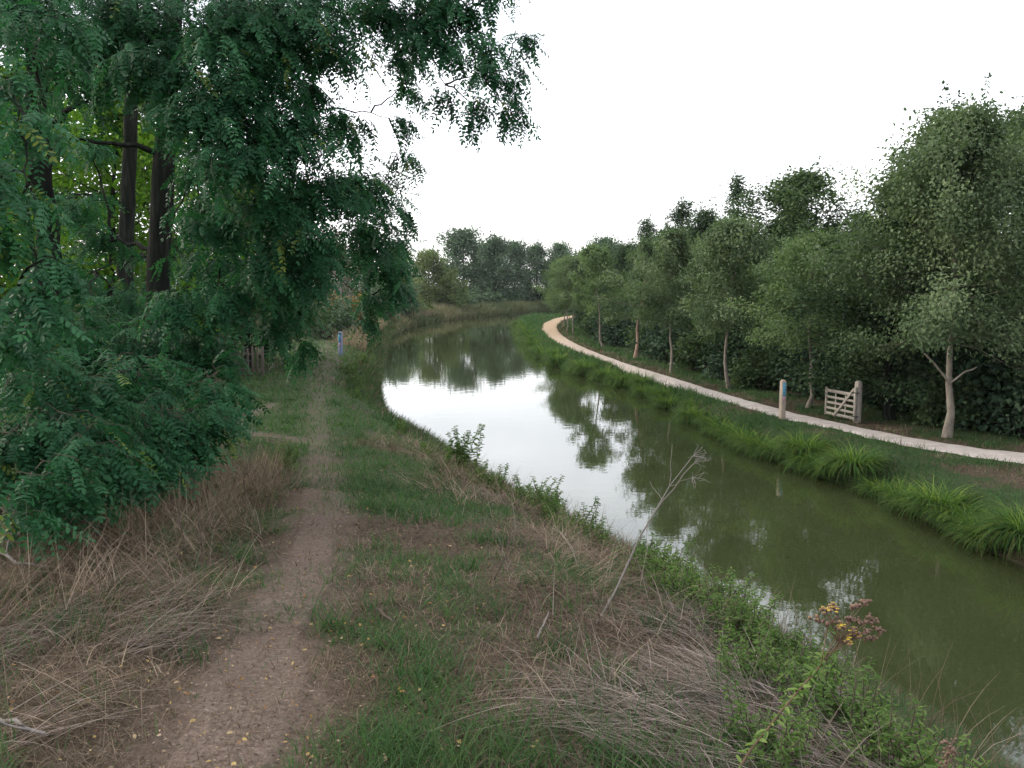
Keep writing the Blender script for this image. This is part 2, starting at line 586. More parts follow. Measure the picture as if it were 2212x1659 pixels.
# trodden earth path along the near bank: a thin worn sheet with a ragged edge
tc_ = smooth_poly(TROD[1:13], 40)
tw_ = np.interp(tc_[:, 1], TROD[:, 1], TRODW) * np.interp(tc_[:, 1], [0, 10, 30], [.8, .7, .5])
tg = norm(np.gradient(tc_, axis=0))
nr = np.stack([tg[:, 1], -tg[:, 0]], 1)
K = 11
off = np.linspace(-1, 1, K)
rag = 1 + (fnoise(tc_[:, 0] * 3, tc_[:, 1], .5, 2) - .5)[:, None] * .8
TP = tc_[:, None] + nr[:, None] * (off[None, :, None] * (tw_[:, None] * rag)[..., None])
tz = height(TP[..., 0], TP[..., 1]) + .014
tz[:, 0] -= .03
tz[:, -1] -= .03
i = (np.arange(len(tc_) - 1)[:, None] * K + np.arange(K - 1)[None]).ravel()
tp = build('footpath', np.dstack([TP, tz[..., None]]).reshape(-1, 3), np.stack([i, i + 1, i + K + 1, i + K], 1), M['ground'], smooth_sh=True,
           attrs={'dry': dryness(TP[..., 0], TP[..., 1]), 'worn': trod_amount(TP[..., 0], TP[..., 1])})
tp['kind'] = 'structure'

# ------------------------------------------------------------------ leaf templates
LEAF6 = np.array([(0, 0, 0), (.3, .42, .10), (.75, .34, .06), (1, 0, -.10), (.75, -.34, .06), (.3, -.42, .10)], float)
LEAF6F = np.array([(0, 1, 2, 3), (0, 3, 4, 5)])
LEAF4 = np.array([(0, 0, 0), (.45, .42, .08), (1, 0, -.08), (.45, -.42, .08)], float)
LEAF4F = np.array([(0, 3, 2, 1)])


def leaf_cloud(c, out, size, droop, tint, g, six=True, aspect=1.0, up=.6):
    n = len(c)
    ax = norm(out * .55 + g.normal(0, .55, (n, 3)) + np.array([0, 0, -droop]))
    nr = g.normal(0, .40, (n, 3)) + np.array([0, 0, up]) + out * .45
    R = frames(ax, nr)
    s = size * g.uniform(.65, 1.3, n)
    s3 = np.stack([s, s * aspect, s], 1)
    TV, TF = (LEAF6, LEAF6F) if six else (LEAF4, LEAF4F)
    V, F = instance(TV, TF, R, s3, c)
    return V, F, np.repeat(np.clip(tint, 0, 1), len(TF))


def gen_tree(seed, h, clear, R, nprim, leaf, per, r0, droop=.35, top=.75, low=.35, six=True, lean=0.0, second=7, spread=.16, up0=.25, up1=1.0, airy=0.0, aspect=.72, limb=.21, rnd=2.0, shoots=.35):
    """returns (Tubes, V, F, tint): tapered trunk with limbs and twigs, and a crown of leaves set along the twigs"""
    g = np.random.default_rng(seed)
    T = Tubes()
    k = 12
    t = np.linspace(0, 1, k)
    tr = np.stack([np.cumsum(g.normal(0, .012 * h, k)) * .5 + lean * t * h, np.cumsum(g.normal(0, .012 * h, k)) * .5, t * h * .96], 1)
    tr[0, :2] = 0
    T.add(tr, r0 * (1 - .9 * t ** .8) * (1 + .45 * np.exp(-t * 22)), 8, .03)
    C, O, TI = [], [], []
    for i in range(nprim):
        s = (i + g.uniform(.1, .9)) / nprim
        z = clear + (h * .95 - clear) * s
        p0 = np.array([np.interp(z, tr[:, 2], tr[:, j]) for j in range(3)])
        prof = (low + (1 - low) * math.sin(min(1, s / (1 - top) if top < 1 else 1) * PI / 2)) if s < (1 - top) else max(.10, (1 - ((s - (1 - top)) / top) ** rnd) ** .75)
        L = R * prof * g.uniform(.72, 1.18)
        az = i * 2.39996 + g.normal(0, .35)
        el = up0 + (up1 - up0) * s + g.normal(0, .12)
        d = np.array([math.cos(az) * math.cos(el), math.sin(az) * math.cos(el), math.sin(el)])
        p1 = p0 + d * L
        pts = curve(p0, p1, -.06 * L, 5, .03 * L, g)
        rb = max(.007, r0 * limb * (1 - s * .75))
        T.add(pts, np.linspace(rb, rb * .3, 5), 5)
        pt_t = g.uniform(0, 1) * .55
        if s > .3 and g.random() < shoots:
            # an upright leader breaking out of the outline
            a = pts[int(g.integers(2, 5))]
            ln = R * g.uniform(.18, .42)
            e = a + np.array([g.normal(0, .16), g.normal(0, .16), 1.0]) * ln + d * ln * .25
            T.add(curve(a, e, 0, 4, .03 * ln, g), [rb * .4, rb * .3, rb * .2, rb * .1], 3)
            m = int(per * .8)
            ff = g.uniform(.05, 1.0, m)[:, None]
            C.append(a * (1 - ff) + e * ff + np.clip(g.normal(0, 1, (m, 3)), -1.5, 1.5) * spread * .55 * (1.15 - ff))
            O.append(np.repeat(norm(e - a)[None], m, 0))
            TI.append(pt_t * .6 + g.uniform(.1, .4, m))
        for q in range(second + 1):
            if q < second:
                f = .1 + .9 * (q + g.uniform(0, 1)) / second
                a = pts[0] * (1 - f) + pts[-1] * f
                dd = norm(d + g.normal(0, .75, 3) + np.array([0, 0, .1]))
                l2 = (.22 * L + .18 * R * .6) * g.uniform(.6, 1.2)
            else:
                a, dd, l2 = pts[-2], d, L * .3
            b = a + dd * l2
            T.add(np.stack([a, (a + b) / 2 + g.normal(0, .02, 3), b]), [rb * .4, rb * .25, rb * .12], 3)
            if g.random() < airy * (.4 + .8 * s):
                m = int(per * .25)
            else:
                m = int(per * g.uniform(.7, 1.3))
            ff = g.uniform(.1, 1.0, m)[:, None]
            c = a * (1 - ff) + b * ff + np.clip(g.normal(0, 1, (m, 3)), -1.5, 1.5) * spread * np.array([1, 1, .8])
            C.append(c)
            O.append(np.repeat(norm(dd + norm(c.mean(0) - p0) * .4)[None], m, 0))
            TI.append(pt_t * .6 + g.uniform(0, .55) + g.uniform(0, .2, m))
    C, O, TI = np.vstack(C), np.vstack(O), np.concatenate(TI)
    V, F, ti = leaf_cloud(C, O, leaf, droop, TI, g, six, aspect)
    return T, V, F, ti


def make_tree(name, label, cat, gen, leafm, barkm, loc, rotz=0, sc=1.0, group=None):
    T, V, F, ti = gen
    r = thing(name, label, cat, loc, rotz, group)
    r.scale = sc if hasattr(sc, '__len__') else (sc, sc, sc)
    T.build('trunk', barkm, r)
    build('crown', V, F, leafm, r, tint=ti)
    return r


def make_bush(name, label, seed, loc, w, h, n, leaf, leafm, group=None, rotz=0, six=False):
    """many stems from the ground, each carrying clumps of leaves"""
    g = np.random.default_rng(seed)
    T = Tubes()
    C, O, TI = [], [], []
    for k in range(n):
        az = g.uniform(0, 2 * PI)
        rr = w * math.sqrt(g.uniform(0, 1))
        hh = h * math.sqrt(max(.1, 1 - (rr / w) ** 2 * .75)) * g.uniform(.45, 1.05)
        p1 = np.array([math.cos(az) * rr, math.sin(az) * rr, hh])
        p0 = np.array([p1[0] * .25, p1[1] * .25, 0])
        T.add(curve(p0, p1, .1 * hh, 4, .03 * h, g), np.linspace(.012, .004, 4) * h, 4)
        ct = g.uniform(0, .55)
        for q in range(3):
            f = g.uniform(.35, 1)
            cc = p0 * (1 - f) + p1 * f
            m = int(g.uniform(20, 34))
            c = cc + g.normal(0, .11 * h ** .6 + .03, (m, 3))
            c[:, 2] = np.abs(c[:, 2])
            C.append(c)
            O.append(np.repeat(norm(p1 - p0 * .5)[None], m, 0))
            TI.append(ct + g.uniform(0, .2) + g.uniform(0, .35, m))
    V, F, ti = leaf_cloud(np.vstack(C), np.vstack(O), leaf, .25, np.concatenate(TI), g, six)
    r = thing(name, label, 'bush', loc, rotz, group)
    T.build('stem', M['twig'], r)
    build('foliage', V, F, leafm, r, tint=ti)
    return r


def on_ground(x, y, dz=-.05):
    return (x, y, gz(x, y) + dz)


def far_bank(x, y):
    return on_ground(x * KB, y * KB)


# ------------------------------------------------------------------ towpath row of young trees
ROW = 'young trees planted along the gravel towpath'
rA = gen_tree(21, 6.3, 2.15, 2.15, 28, .10, 66, .075, .5, .62, .8, second=9, spread=.22, limb=.13, up0=.05, shoots=.12)
rB = gen_tree(22, 6.1, 2.1, 2.05, 28, .10, 66, .072, .5, .6, .8, second=9, spread=.22, limb=.13, up0=.05, shoots=.12)
rC = gen_tree(23, 6.5, 2.25, 1.85, 28, .10, 62, .07, .5, .65, .75, second=9, spread=.22, limb=.13, up0=.05, shoots=.12)
R1 = gen_tree(24, 8.4, 2.5, 3.2, 48, .095, 100, .11, .5, .80, .95, second=11, spread=.27, limb=.12, up0=.0, rnd=1.5)
T1 = R1[0]
for e, w0 in (((-.76, -.12, 2.3), .034), ((.65, -.1, 1.95), .031)):
    T1.add(curve((0, 0, 1.5), e, .06, 6, .012), np.linspace(w0, w0 * .6, 6), 7, .05)
t1 = make_tree('towpath_tree', 'tallest towpath tree, pale trunk forking into two bare stubs low down, closest to the camera', 'tree', R1, M['row'], M['palebark'],
               far_bank(10.75, 21.67), 0, 1, ROW)
t2 = make_tree('towpath_tree', 'towpath tree with yellowish leaves and pale trunk between the waymark post and the field gate', 'tree', rA, M['row_light'], M['palebark'],
               far_bank(9.15, 27.19), .4, (1.0, 1.0, .88), ROW)
t3 = make_tree('towpath_tree', 'full round green towpath tree, next one beyond the waymark post', 'tree', rB, M['row'], M['palebark'],
               far_bank(7.95, 32.2), 1.2, (1.08, 1.08, 1.06), ROW)
t4 = make_tree('towpath_tree', 'towpath tree with straight thin white trunk, third beyond the field gate', 'tree', rC, M['row'], M['palebark'],
               far_bank(6.83, 37.96), 0, 1, ROW)
t5 = make_tree('towpath_tree', 'towpath tree with thick reddish trunk leaning to the right', 'tree',
               gen_tree(25, 6.5, 2.2, 2.1, 22, .13, 46, .11, .5, .75, .85, limb=.13, up0=.05, lean=.10, spread=.17), M['row'], M['rustbark'], far_bank(6.45, 46.2), 0, 1, ROW)
t6 = make_tree('towpath_tree', 'slender towpath tree leaning left over the grass before the path bend', 'tree',
               gen_tree(26, 6.6, 2.4, 2.1, 22, .14, 42, .075, .5, .75, .85, limb=.13, up0=.05, lean=-.12, spread=.17), M['row_light'], M['palebark'], far_bank(5.57, 53.5), 0, 1, ROW)
for (x, y, src, rz, s, lab) in (
        (4.72, 67.9, t3, 2.0, 1.03, 'slim white trunked tree, rightmost and nearest of the cluster at the path bend'),
        (4.5, 73.2, t2, 1.1, 1.03, 'slim white trunked tree at the path bend, second nearest of its cluster'),
        (4.75, 80.2, t4, 2.9, 1.0, 'slim tree at the path bend, leftmost trunk of its cluster'),
        (5.84, 88.2, t3, 4.1, 1.1, 'thin tree behind the path bend cluster, its trunk standing against the sandy path'),
        (7.4, 97.9, t4, .7, 1.15, 'farthest thin tree where the sandy path vanishes right')):
    dup(src, far_bank(x, y), rz, (s, s, s), lab, ROW)

# ------------------------------------------------------------------ woodland behind the towpath
WG = 'woodland trees behind the towpath row'
wA = gen_tree(31, 10.8, .7, 3.5, 44, .15, 62, .17, .35, .62, .85, six=False, second=9, spread=.34, rnd=1.7, shoots=.45)
wB = gen_tree(32, 10.8, .7, 3.1, 42, .15, 58, .16, .35, .72, .85, six=False, second=9, spread=.32, airy=.3, rnd=.95, shoots=.7)
wC = gen_tree(33, 10.8, .8, 2.1, 32, .14, 40, .13, .3, .85, .85, six=False, second=8, spread=.22, airy=.45, rnd=1.2, shoots=.6)
a0 = make_tree('woodland_tree', 'broad conical olive green tree towering behind the pale towpath trees, above the waymark post', 'tree', wA, M['wood_olive'], M['bark'],
               far_bank(11.6, 37), .3, (1.25, 1.25, .84), WG)
b0 = make_tree('woodland_tree', 'dark airy topped tree rising behind the forked towpath tree', 'tree', wB, M['wood'], M['bark'],
               far_bank(12.9, 26.5), 0, (1.0, 1.0, .9), WG)
c0 = make_tree('woodland_tree', 'thin spire of a tree with a bare pole top left of the broad conical tree', 'tree', wC, M['wood'], M['bark'],
               far_bank(11.4, 46), 0, (1.0, 1.0, .95), WG)
named = [
    (a0, 15.6, 27.2, 1.9, (1.0, 1.0, .90), 'tall yellowish green tree at the right edge of the picture, highest crown', M['wood_olive']),
    (b0, 10.6, 24.6, 2.2, (.9, .9, .70), 'dark leafy tree left of the forked towpath tree, beside the gap of sky', M['wood']),
    (c0, 10.6, 57, 1.4, (1.4, 1.4, .93), 'narrow pointed tree with twin tips above the leaning reddish trunk', M['wood']),
    (b0, 11.3, 53, 3.3, (1.15, 1.15, .84), 'dark tree between the narrow pointed tree and the spire', M['wood']),
    (c0, 11.5, 75, 4.0, (1.5, 1.5, .95), 'low topped woodland tree above the cluster at the path bend', M['wood']),
    (a0, 14.5, 31.5, 4.4, (.8, .8, .62), 'short dark tree at the foot of the sky gap right of the broad conical tree', M['wood']),
    (b0, 12.9, 41, 5.1, (.9, .9, .74), 'dark tree filling the right shoulder of the broad conical tree', M['wood']),
]
for s, x, y, rz, sc, lab, m in named:
    dup(s, far_bank(x, y), rz, sc, lab, WG, mats={'crown': m})
fill = 'dark woodland tree standing within the mass behind the towpath trees'
g = np.random.default_rng(4)
for (x, y, s, k) in ((14.6, 23.2, .66, 0), (17.5, 22.5, .82, 1), (18.5, 28, .9, 1), (17, 34, .66, 0), (15.5, 40, .72, 1), (14, 46, .72, 0), (13.5, 52, .72, 1), (12.5, 62, .78, 0), (10.2, 66, .74, 1),
                     (12.3, 70, .85, 1), (10.5, 82, .75, 0), (10, 92, .72, 1), (13, 96, .8, 0), (13.5, 108, .8, 1), (17, 116, .85, 0), (22, 48, .8, 0), (22, 62, .8, 1), (20, 84, .8, 0)):
    dup((a0, b0)[k], far_bank(x, y), g.uniform(0, 6), (s * 1.25, s * 1.25, s * 1.0), fill, 'dark trees massed behind the towpath', mats={'crown': M['wood']})

BG = 'bushes under the woodland edge'
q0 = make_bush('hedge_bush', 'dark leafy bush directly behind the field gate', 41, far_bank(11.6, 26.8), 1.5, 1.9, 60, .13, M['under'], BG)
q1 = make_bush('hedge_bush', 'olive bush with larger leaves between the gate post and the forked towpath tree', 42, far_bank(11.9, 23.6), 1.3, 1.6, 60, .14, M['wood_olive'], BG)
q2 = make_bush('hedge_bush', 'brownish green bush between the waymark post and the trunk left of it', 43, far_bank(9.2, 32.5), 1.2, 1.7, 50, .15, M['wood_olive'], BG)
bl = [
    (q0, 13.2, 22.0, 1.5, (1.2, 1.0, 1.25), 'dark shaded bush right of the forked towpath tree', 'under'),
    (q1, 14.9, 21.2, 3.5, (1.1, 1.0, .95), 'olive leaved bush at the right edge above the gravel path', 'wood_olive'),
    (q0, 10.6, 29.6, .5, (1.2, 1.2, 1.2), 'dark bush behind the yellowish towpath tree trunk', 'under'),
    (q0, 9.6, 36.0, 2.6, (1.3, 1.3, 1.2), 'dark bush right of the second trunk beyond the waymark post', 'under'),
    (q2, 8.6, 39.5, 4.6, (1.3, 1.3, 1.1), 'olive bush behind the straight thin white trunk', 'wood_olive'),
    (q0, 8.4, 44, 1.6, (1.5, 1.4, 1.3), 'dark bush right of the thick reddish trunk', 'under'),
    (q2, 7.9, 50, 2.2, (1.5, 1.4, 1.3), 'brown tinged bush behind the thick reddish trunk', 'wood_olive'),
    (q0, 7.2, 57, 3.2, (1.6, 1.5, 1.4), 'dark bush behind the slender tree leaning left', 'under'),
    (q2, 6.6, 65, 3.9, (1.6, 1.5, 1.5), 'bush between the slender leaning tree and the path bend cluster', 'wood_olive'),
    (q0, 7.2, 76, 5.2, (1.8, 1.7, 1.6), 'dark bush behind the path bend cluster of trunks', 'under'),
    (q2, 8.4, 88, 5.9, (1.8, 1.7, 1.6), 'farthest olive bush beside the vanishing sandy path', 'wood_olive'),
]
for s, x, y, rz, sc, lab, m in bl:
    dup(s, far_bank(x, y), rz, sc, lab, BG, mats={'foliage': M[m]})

# dense understory that reads as one dark mass behind the bushes
g = np.random.default_rng(44)
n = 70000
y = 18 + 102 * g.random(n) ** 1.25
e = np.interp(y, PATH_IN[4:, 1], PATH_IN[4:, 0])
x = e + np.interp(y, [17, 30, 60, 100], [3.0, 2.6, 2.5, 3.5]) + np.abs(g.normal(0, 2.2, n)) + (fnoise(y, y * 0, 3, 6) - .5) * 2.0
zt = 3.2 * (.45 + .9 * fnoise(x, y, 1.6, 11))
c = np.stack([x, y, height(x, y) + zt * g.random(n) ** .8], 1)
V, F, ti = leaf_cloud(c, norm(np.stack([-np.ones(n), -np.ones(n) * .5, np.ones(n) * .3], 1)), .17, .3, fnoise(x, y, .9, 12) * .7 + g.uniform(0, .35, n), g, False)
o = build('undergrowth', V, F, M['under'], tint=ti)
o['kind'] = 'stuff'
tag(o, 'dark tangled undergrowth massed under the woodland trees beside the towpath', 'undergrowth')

# ------------------------------------------------------------------ trees on the far bend
FG = 'trees closing the view beyond the canal bend'
fA = gen_tree(51, 12, .2, 6.6, 34, .46, 34, .3, .3, .62, .9, six=False, second=9, spread=.75, up0=.05)
fB = gen_tree(52, 12, .3, 4.6, 32, .42, 32, .25, .3, .78, .9, six=False, second=9, spread=.6)
f0 = make_tree('far_tree', 'big rounded domed tree above the far canal bend, highest of the far line', 'tree', fA, M['far'], M['bark'], on_ground(-9.5, 176), 0, (1.15, 1.1, 1.12), FG)
f1 = make_tree('far_tree', 'pointed far tree with a ragged tip right of the domed tree', 'tree', fB, M['far'], M['bark'], on_ground(-3.2, 172), 0, (1.0, 1.0, 1.06), FG)
fl = [
    (f0, -12.6, 136, 2.0, (.7, .7, .70), 'pale yellow green willowy tree left of the domed far tree', M['far_yellow']),
    (f1, -10.0, 136, 1.0, (.75, .75, .52), 'low pale yellowish bushy tree at the water by the far left bank', M['far_yellow']),
    (f0, -19, 150, 1.2, (.8, .8, .8), 'green tree at the far left, half hidden by the overhanging locust leaves', M['far']),
    (f0, .5, 178, 3.1, (.75, .75, .95), 'far tree with even top just left of the sky hole', M['far']),
    (f1, 5.0, 184, 2.3, (1.05, 1.05, .98), 'thin crowned far tree with sky showing through it', M['far']),
    (f0, 9.5, 180, 4.2, (.7, .7, .93), 'far tree right of the sky hole', M['far']),
    (f1, 13.0, 166, 5.0, (1.1, 1.1, 1.0), 'dark upright far tree over the end of the water', M['far']),
    (f0, 15.5, 150, .4, (.72, .72, .96), 'broad dark far tree right of the canal end, flat topped', M['far']),
    (f1, 14.8, 128, .9, (1.0, 1.0, .82), 'far tree closest to the path bend cluster, dull green', M['far']),
    (f0, 22, 140, 2.7, (.8, .8, .9), 'far tree behind the towpath row, mostly hidden', M['far']),
    (f1, -6.0, 188, 3.7, (1.1, 1.1, .98), 'far tree peeping between the domed and the pointed tree', M['far']),
]
for s, x, y, rz, sc, lab, m in fl:
    dup(s, on_ground(x, y), rz, sc, lab, FG, mats={'crown': m})
fb = make_bush('far_bush', 'dark low bush at the water on the far bend, left of centre', 53, on_ground(-5.5, 158), 4.0, 3.2, 60, .45, M['far'], 'low bushes along the far bend')
for x, y, rz, s, lab, m in ((-9, 150, 1, .8, 'low bush below the domed far tree', 'far'), (1.5, 166, 2, .8, 'dark low bush at the end of the water', 'under'),
                            (7.5, 178, 3, 1.0, 'low dark bush under the sky hole', 'under'), (13, 180, 4, .9, 'low green bush right of the canal end', 'far'),
                            (-13.2, 124, 5, .6, 'yellow green low bush on the far left bank', 'far_yellow'), (18, 162, 2.4, 1, 'dark low bush behind the end of the sandy path', 'under')):
    dup(fb, on_ground(x, y), rz, s, lab, 'low bushes along the far bend', mats={'foliage': M[m]})

# ------------------------------------------------------------------ beyond the near bank, seen under the locust
LB = 'bushes on the left bank beyond the blue post'
b1 = make_bush('field_bush', 'orange brown bush behind the hay coloured grass', 61, on_ground(-13.6, 71), 2.3, 3.4, 60, .22, M['rust'], LB)
for x, y, rz, sc, lab, m in ((-11.9, 58, 1, (.8, .8, .9), 'dark green bush beside the blue post', 'far'), (-14.2, 92, 2, (1.2, 1.2, 1.5), 'green bush under the drooping locust limb', 'far'),
                             (-15.5, 62, 3, (.9, .9, .6), 'low olive bush left of the orange brown bush', 'wood_olive'), (-13.6, 104, 4, (1.3, 1.3, 1.8), 'tall green bush on the bank behind the reeds', 'far')):
    dup(b1, on_ground(x, y), rz, sc, lab, LB, mats={'foliage': M[m]})
for x, y, rz, sc, lab, m in ((-18.5, 112, 1.3, (.62, .62, .60), 'green mid distance tree behind the reeds, touching the drooping locust tip', 'far'), (-24, 118, 3.3, (.7, .7, .72), 'mid distance tree left of the half dead one, behind the hay coloured field', 'wood'),
                             (-15.2, 118, 2.1, (.5, .5, .42), 'small olive tree on the far left bank beside the pale yellowish tree', 'far_yellow')):
    dup(f0, on_ground(x, y), rz, sc, lab, 'mid distance trees beyond the field', mats={'crown': M[m]})
dt = gen_tree(62, 9, .8, 2.0, 24, .20, 7, .12, .2, .8, .5, six=False, second=9, spread=.22)
make_tree('bare_tree', 'greyish pink half dead tree beyond the locust foliage', 'tree', dt, M['deadtree'], M['greystick'], on_ground(-17, 90), 0, (1.2, 1.2, 1.05))
YG = 'sunlit trees behind the locust trunks'
lt = gen_tree(63, 9.5, .5, 3.6, 34, .20, 40, .16, .3, .8, .85, six=False, second=9, spread=.34)
l0 = make_tree('hazel_tree', 'bright yellow green tree seen between the two locust trunks', 'tree', lt, M['locust_bright'], M['bark'], on_ground(-12.2, 27), 0, 1, YG)
for x, y, rz, sc, lab, m in ((-16.5, 30, 1.1, (1.1, 1.1, 1.1), 'yellow green tree left of the locust trunks', 'locust_bright'), (-9.9, 33, 2.2, (.9, .9, .8), 'green tree right of the main locust trunk', 'wood_olive'),
                             (-20, 26, 3.3, (1.1, 1.1, 1.1), 'dark green tree at the left edge behind the locusts', 'wood'), (-14.2, 37, 4.0, (1.1, 1.1, 1.0), 'olive tree far behind the locust trunks', 'wood_olive'),
                             (-12.4, 31.5, 5.4, (.62, .62, .5), 'low bushy green tree at the back of the grassy clearing', 'wood_olive'),
                             (-11.0, 39, 1.4, (.9, .9, .8), 'olive tree behind the picket fence', 'far'),
                             (-21, 38, 4.4, (1.2, 1.2, 1.1), 'farthest green tree behind the locust foliage on the left', 'wood_olive')):
    dup(l0, on_ground(x, y), rz, sc, lab, YG, mats={'crown': M[m]})

# ------------------------------------------------------------------ locust trees (pinnate leaves)
def frond_template(pairs=7, droop=.28, seed=0):
    V, F = [], []
    q = np.random.default_rng(seed)
    hexv = np.array([(0, 0), (.28, .5), (.75, .46), (1, 0), (.75, -.46), (.28, -.5)])

    def leaflet(p, ang, L, W, tilt):
        n0 = len(V) * 1
        c, s = math.cos(ang), math.sin(ang)
        for a, b in hexv:
            lx, ly = a * L, b * W
            V.append((p[0] + lx * c - ly * s, p[1] + lx * s + ly * c, p[2] - tilt * lx * abs(s) + abs(ly) * .25))
        F.append((n0, n0 + 1, n0 + 2, n0 + 3))
        F.append((n0, n0 + 3, n0 + 4, n0 + 5))
    for k in range(pairs):
        x = .14 + .80 * k / (pairs - 1)
        z = -droop * x * x
        L = .20 * (1 - .35 * abs(k / (pairs - 1) - .4))
        for sg in (1, -1):
            if q.random() > .09:
                leaflet((x + q.normal(0, .012), 0, z), sg * (1.12 + q.normal(0, .16)), L * q.uniform(.75, 1.15), L * q.uniform(.36, .5), q.uniform(.1, .7))
    leaflet((.97, 0, -droop * .95), 0, .18, .085, .3)
    n0 = len(V)
    V += [(0, .008, 0), (.5, .006, -droop * .25), (1, .003, -droop), (1, -.003, -droop), (.5, -.006, -droop * .25), (0, -.008, 0)]
    F += [(n0, n0 + 1, n0 + 4, n0 + 5), (n0 + 1, n0 + 2, n0 + 3, n0 + 4)]
    return np.array(V, float), np.array(F)


FR = [frond_template(*a) for a in ((7, .25, 1), (8, .42, 2), (6, .12, 3), (9, .3, 4), (5, .5, 5), (7, .05, 6), (8, .6, 7), (6, .35, 8))]


class Locust:
    def __init__(self, seed):
        self.g = np.random.default_rng(seed)
        self.T = Tubes()
        self.fr = []          # base, axis, normal, size, tint

    def blob(self, c, r, n, trunk_pt, hang=.35, flow=None, limb=.035, flat=.8):
        """a limb out to c, then leafy twigs all round it"""
        g = self.g
        c = np.asarray(c, float)
        L = np.linalg.norm(c - trunk_pt)
        lp = curve(trunk_pt, c, .06 * L, 8, .02 * L, g)
        self.T.add(lp, np.linspace(limb, limb * .35, 8), 6)
        self.nodes = getattr(self, 'nodes', []) + [(p, limb * .8) for p in lp[3:]]
        out = norm((c - trunk_pt) * np.array([1, 1, .4])) if flow is None else norm(np.asarray(flow, float))
        nt = max(4, int(n / 9))
        for k in range(nt):
            d = norm(g.normal(0, 1, 3) * np.array([1, 1, flat]) + out * .8)
            e = c + d * r * g.uniform(.6, 1.1) * np.array([1, 1, flat])
            s = c + (e - c) * g.uniform(0, .35) + g.normal(0, .12 * r, 3)
            e = e - np.array([0, 0, hang * np.linalg.norm(e - s) * .5])
            pts = curve(s, e, .10 * np.linalg.norm(e - s), 5, .02, g)
            self.T.add(pts, np.linspace(.0045, .002, 5), 3)
            tw = g.uniform(0, .5)
            m = 9
            fs = np.linspace(.12, 1.0, m) + g.uniform(-.05, .05, m)
            tdir = norm(e - s)
            side = norm(np.cross(tdir, [0, 0, 1.0]) + 1e-6)
            for q, f in enumerate(fs):
                p = np.array([np.interp(f, np.linspace(0, 1, 5), pts[:, j]) for j in range(3)])
                sg = 1 if q % 2 else -1
                ax = tdir * g.uniform(.5, 1.0) + side * sg * g.uniform(.4, 1.0) + np.array([0, 0, -hang - g.uniform(0, .5)]) + g.normal(0, .2, 3)
                nr = np.array([0, 0, 1.0]) + tdir * hang + g.normal(0, .35, 3)
                self.fr.append((p, ax, nr, g.uniform(.13, .33), 1.0 if g.random() < .016 else min(.88, tw + g.uniform(0, .45))))

    def finish(self, root, barkm, leafm, trunk_name='trunk'):
        self.T.build(trunk_name, barkm, root)
        if not self.fr:
            return
        P = np.array([f[0] for f in self.fr])
        A = np.array([f[1] for f in self.fr])
        N = np.array([f[2] for f in self.fr])
        S = np.array([f[3] for f in self.fr])
        Ti = np.array([f[4] for f in self.fr])
        R = frames(A, N)
        vs, fs, ts, n0 = [], [], [], 0
        pick = self.g.integers(0, len(FR), len(P))
        for k, (TV, TF) in enumerate(FR):
            m = pick == k
            V, F = instance(TV, TF, R[m], S[m], P[m])
            vs.append(V)
            fs.append(F + n0)
            n0 += len(V)
            ts.append(np.clip(np.repeat(Ti[m], len(TF)) + self.g.normal(0, .05, m.sum() * len(TF)), 0, 1))
        build('crown', np.vstack(vs), np.vstack(fs), leafm, root, tint=np.concatenate(ts))


def trunk_pts(pix, base_z=None):
    p = np.array([at(*q) for q in pix])
    return p


def locust_tree(seed, label, trunk, radii, blobs, dens=300, name='locust_tree', lead=None):
    """trunk: points from the ground up; blobs: (u, v, depth, radius in photo pixels, share)"""
    L = Locust(seed)
    tp_ = np.asarray(trunk)
    base = tp_[0].copy()
    gq = L.g
    tt_ = np.linspace(0, 1, 26)
    pts = np.stack([np.interp(tt_, np.linspace(0, 1, len(tp_)), tp_[:, j]) for j in range(3)], 1)
    pts[1:-1, :2] += gq.normal(0, .012, (24, 2))
    rd = np.interp(tt_, np.linspace(0, 1, len(radii)), radii)
    rd = rd * (1 + .5 * np.exp(-tt_ * 26))
    L.T.add(pts - base, rd, 14, .035)
    items = []
    for (u, v, Yd, pr, k) in blobs:
        c = at(u, v, Yd) - base
        j = int(np.clip(np.searchsorted(pts[:, 2] - base[2], c[2] - .22 * np.hypot(c[0], c[1])), 3, 24))
        items.append((np.linalg.norm(c - (pts[j] - base)), c, pr * Yd / 1916, k, pts[j] - base))
    items.sort(key=lambda e: e[0])
    for d0, c, r, k, pt in items:
        n = max(20, int(dens * k * PI * r * r))
        limb = .05
        for p, lr in getattr(L, 'nodes', []):
            d = np.linalg.norm(p - c)
            if d < np.linalg.norm(pt - c) * .8:
                pt, limb = p, max(.012, lr * .7)
        L.blob(c, r, n, pt, limb=limb, hang=.5)
    root = thing(name, label, 'tree', tuple(base))
    L.finish(root, M['bark'], M['locust'])
    return root


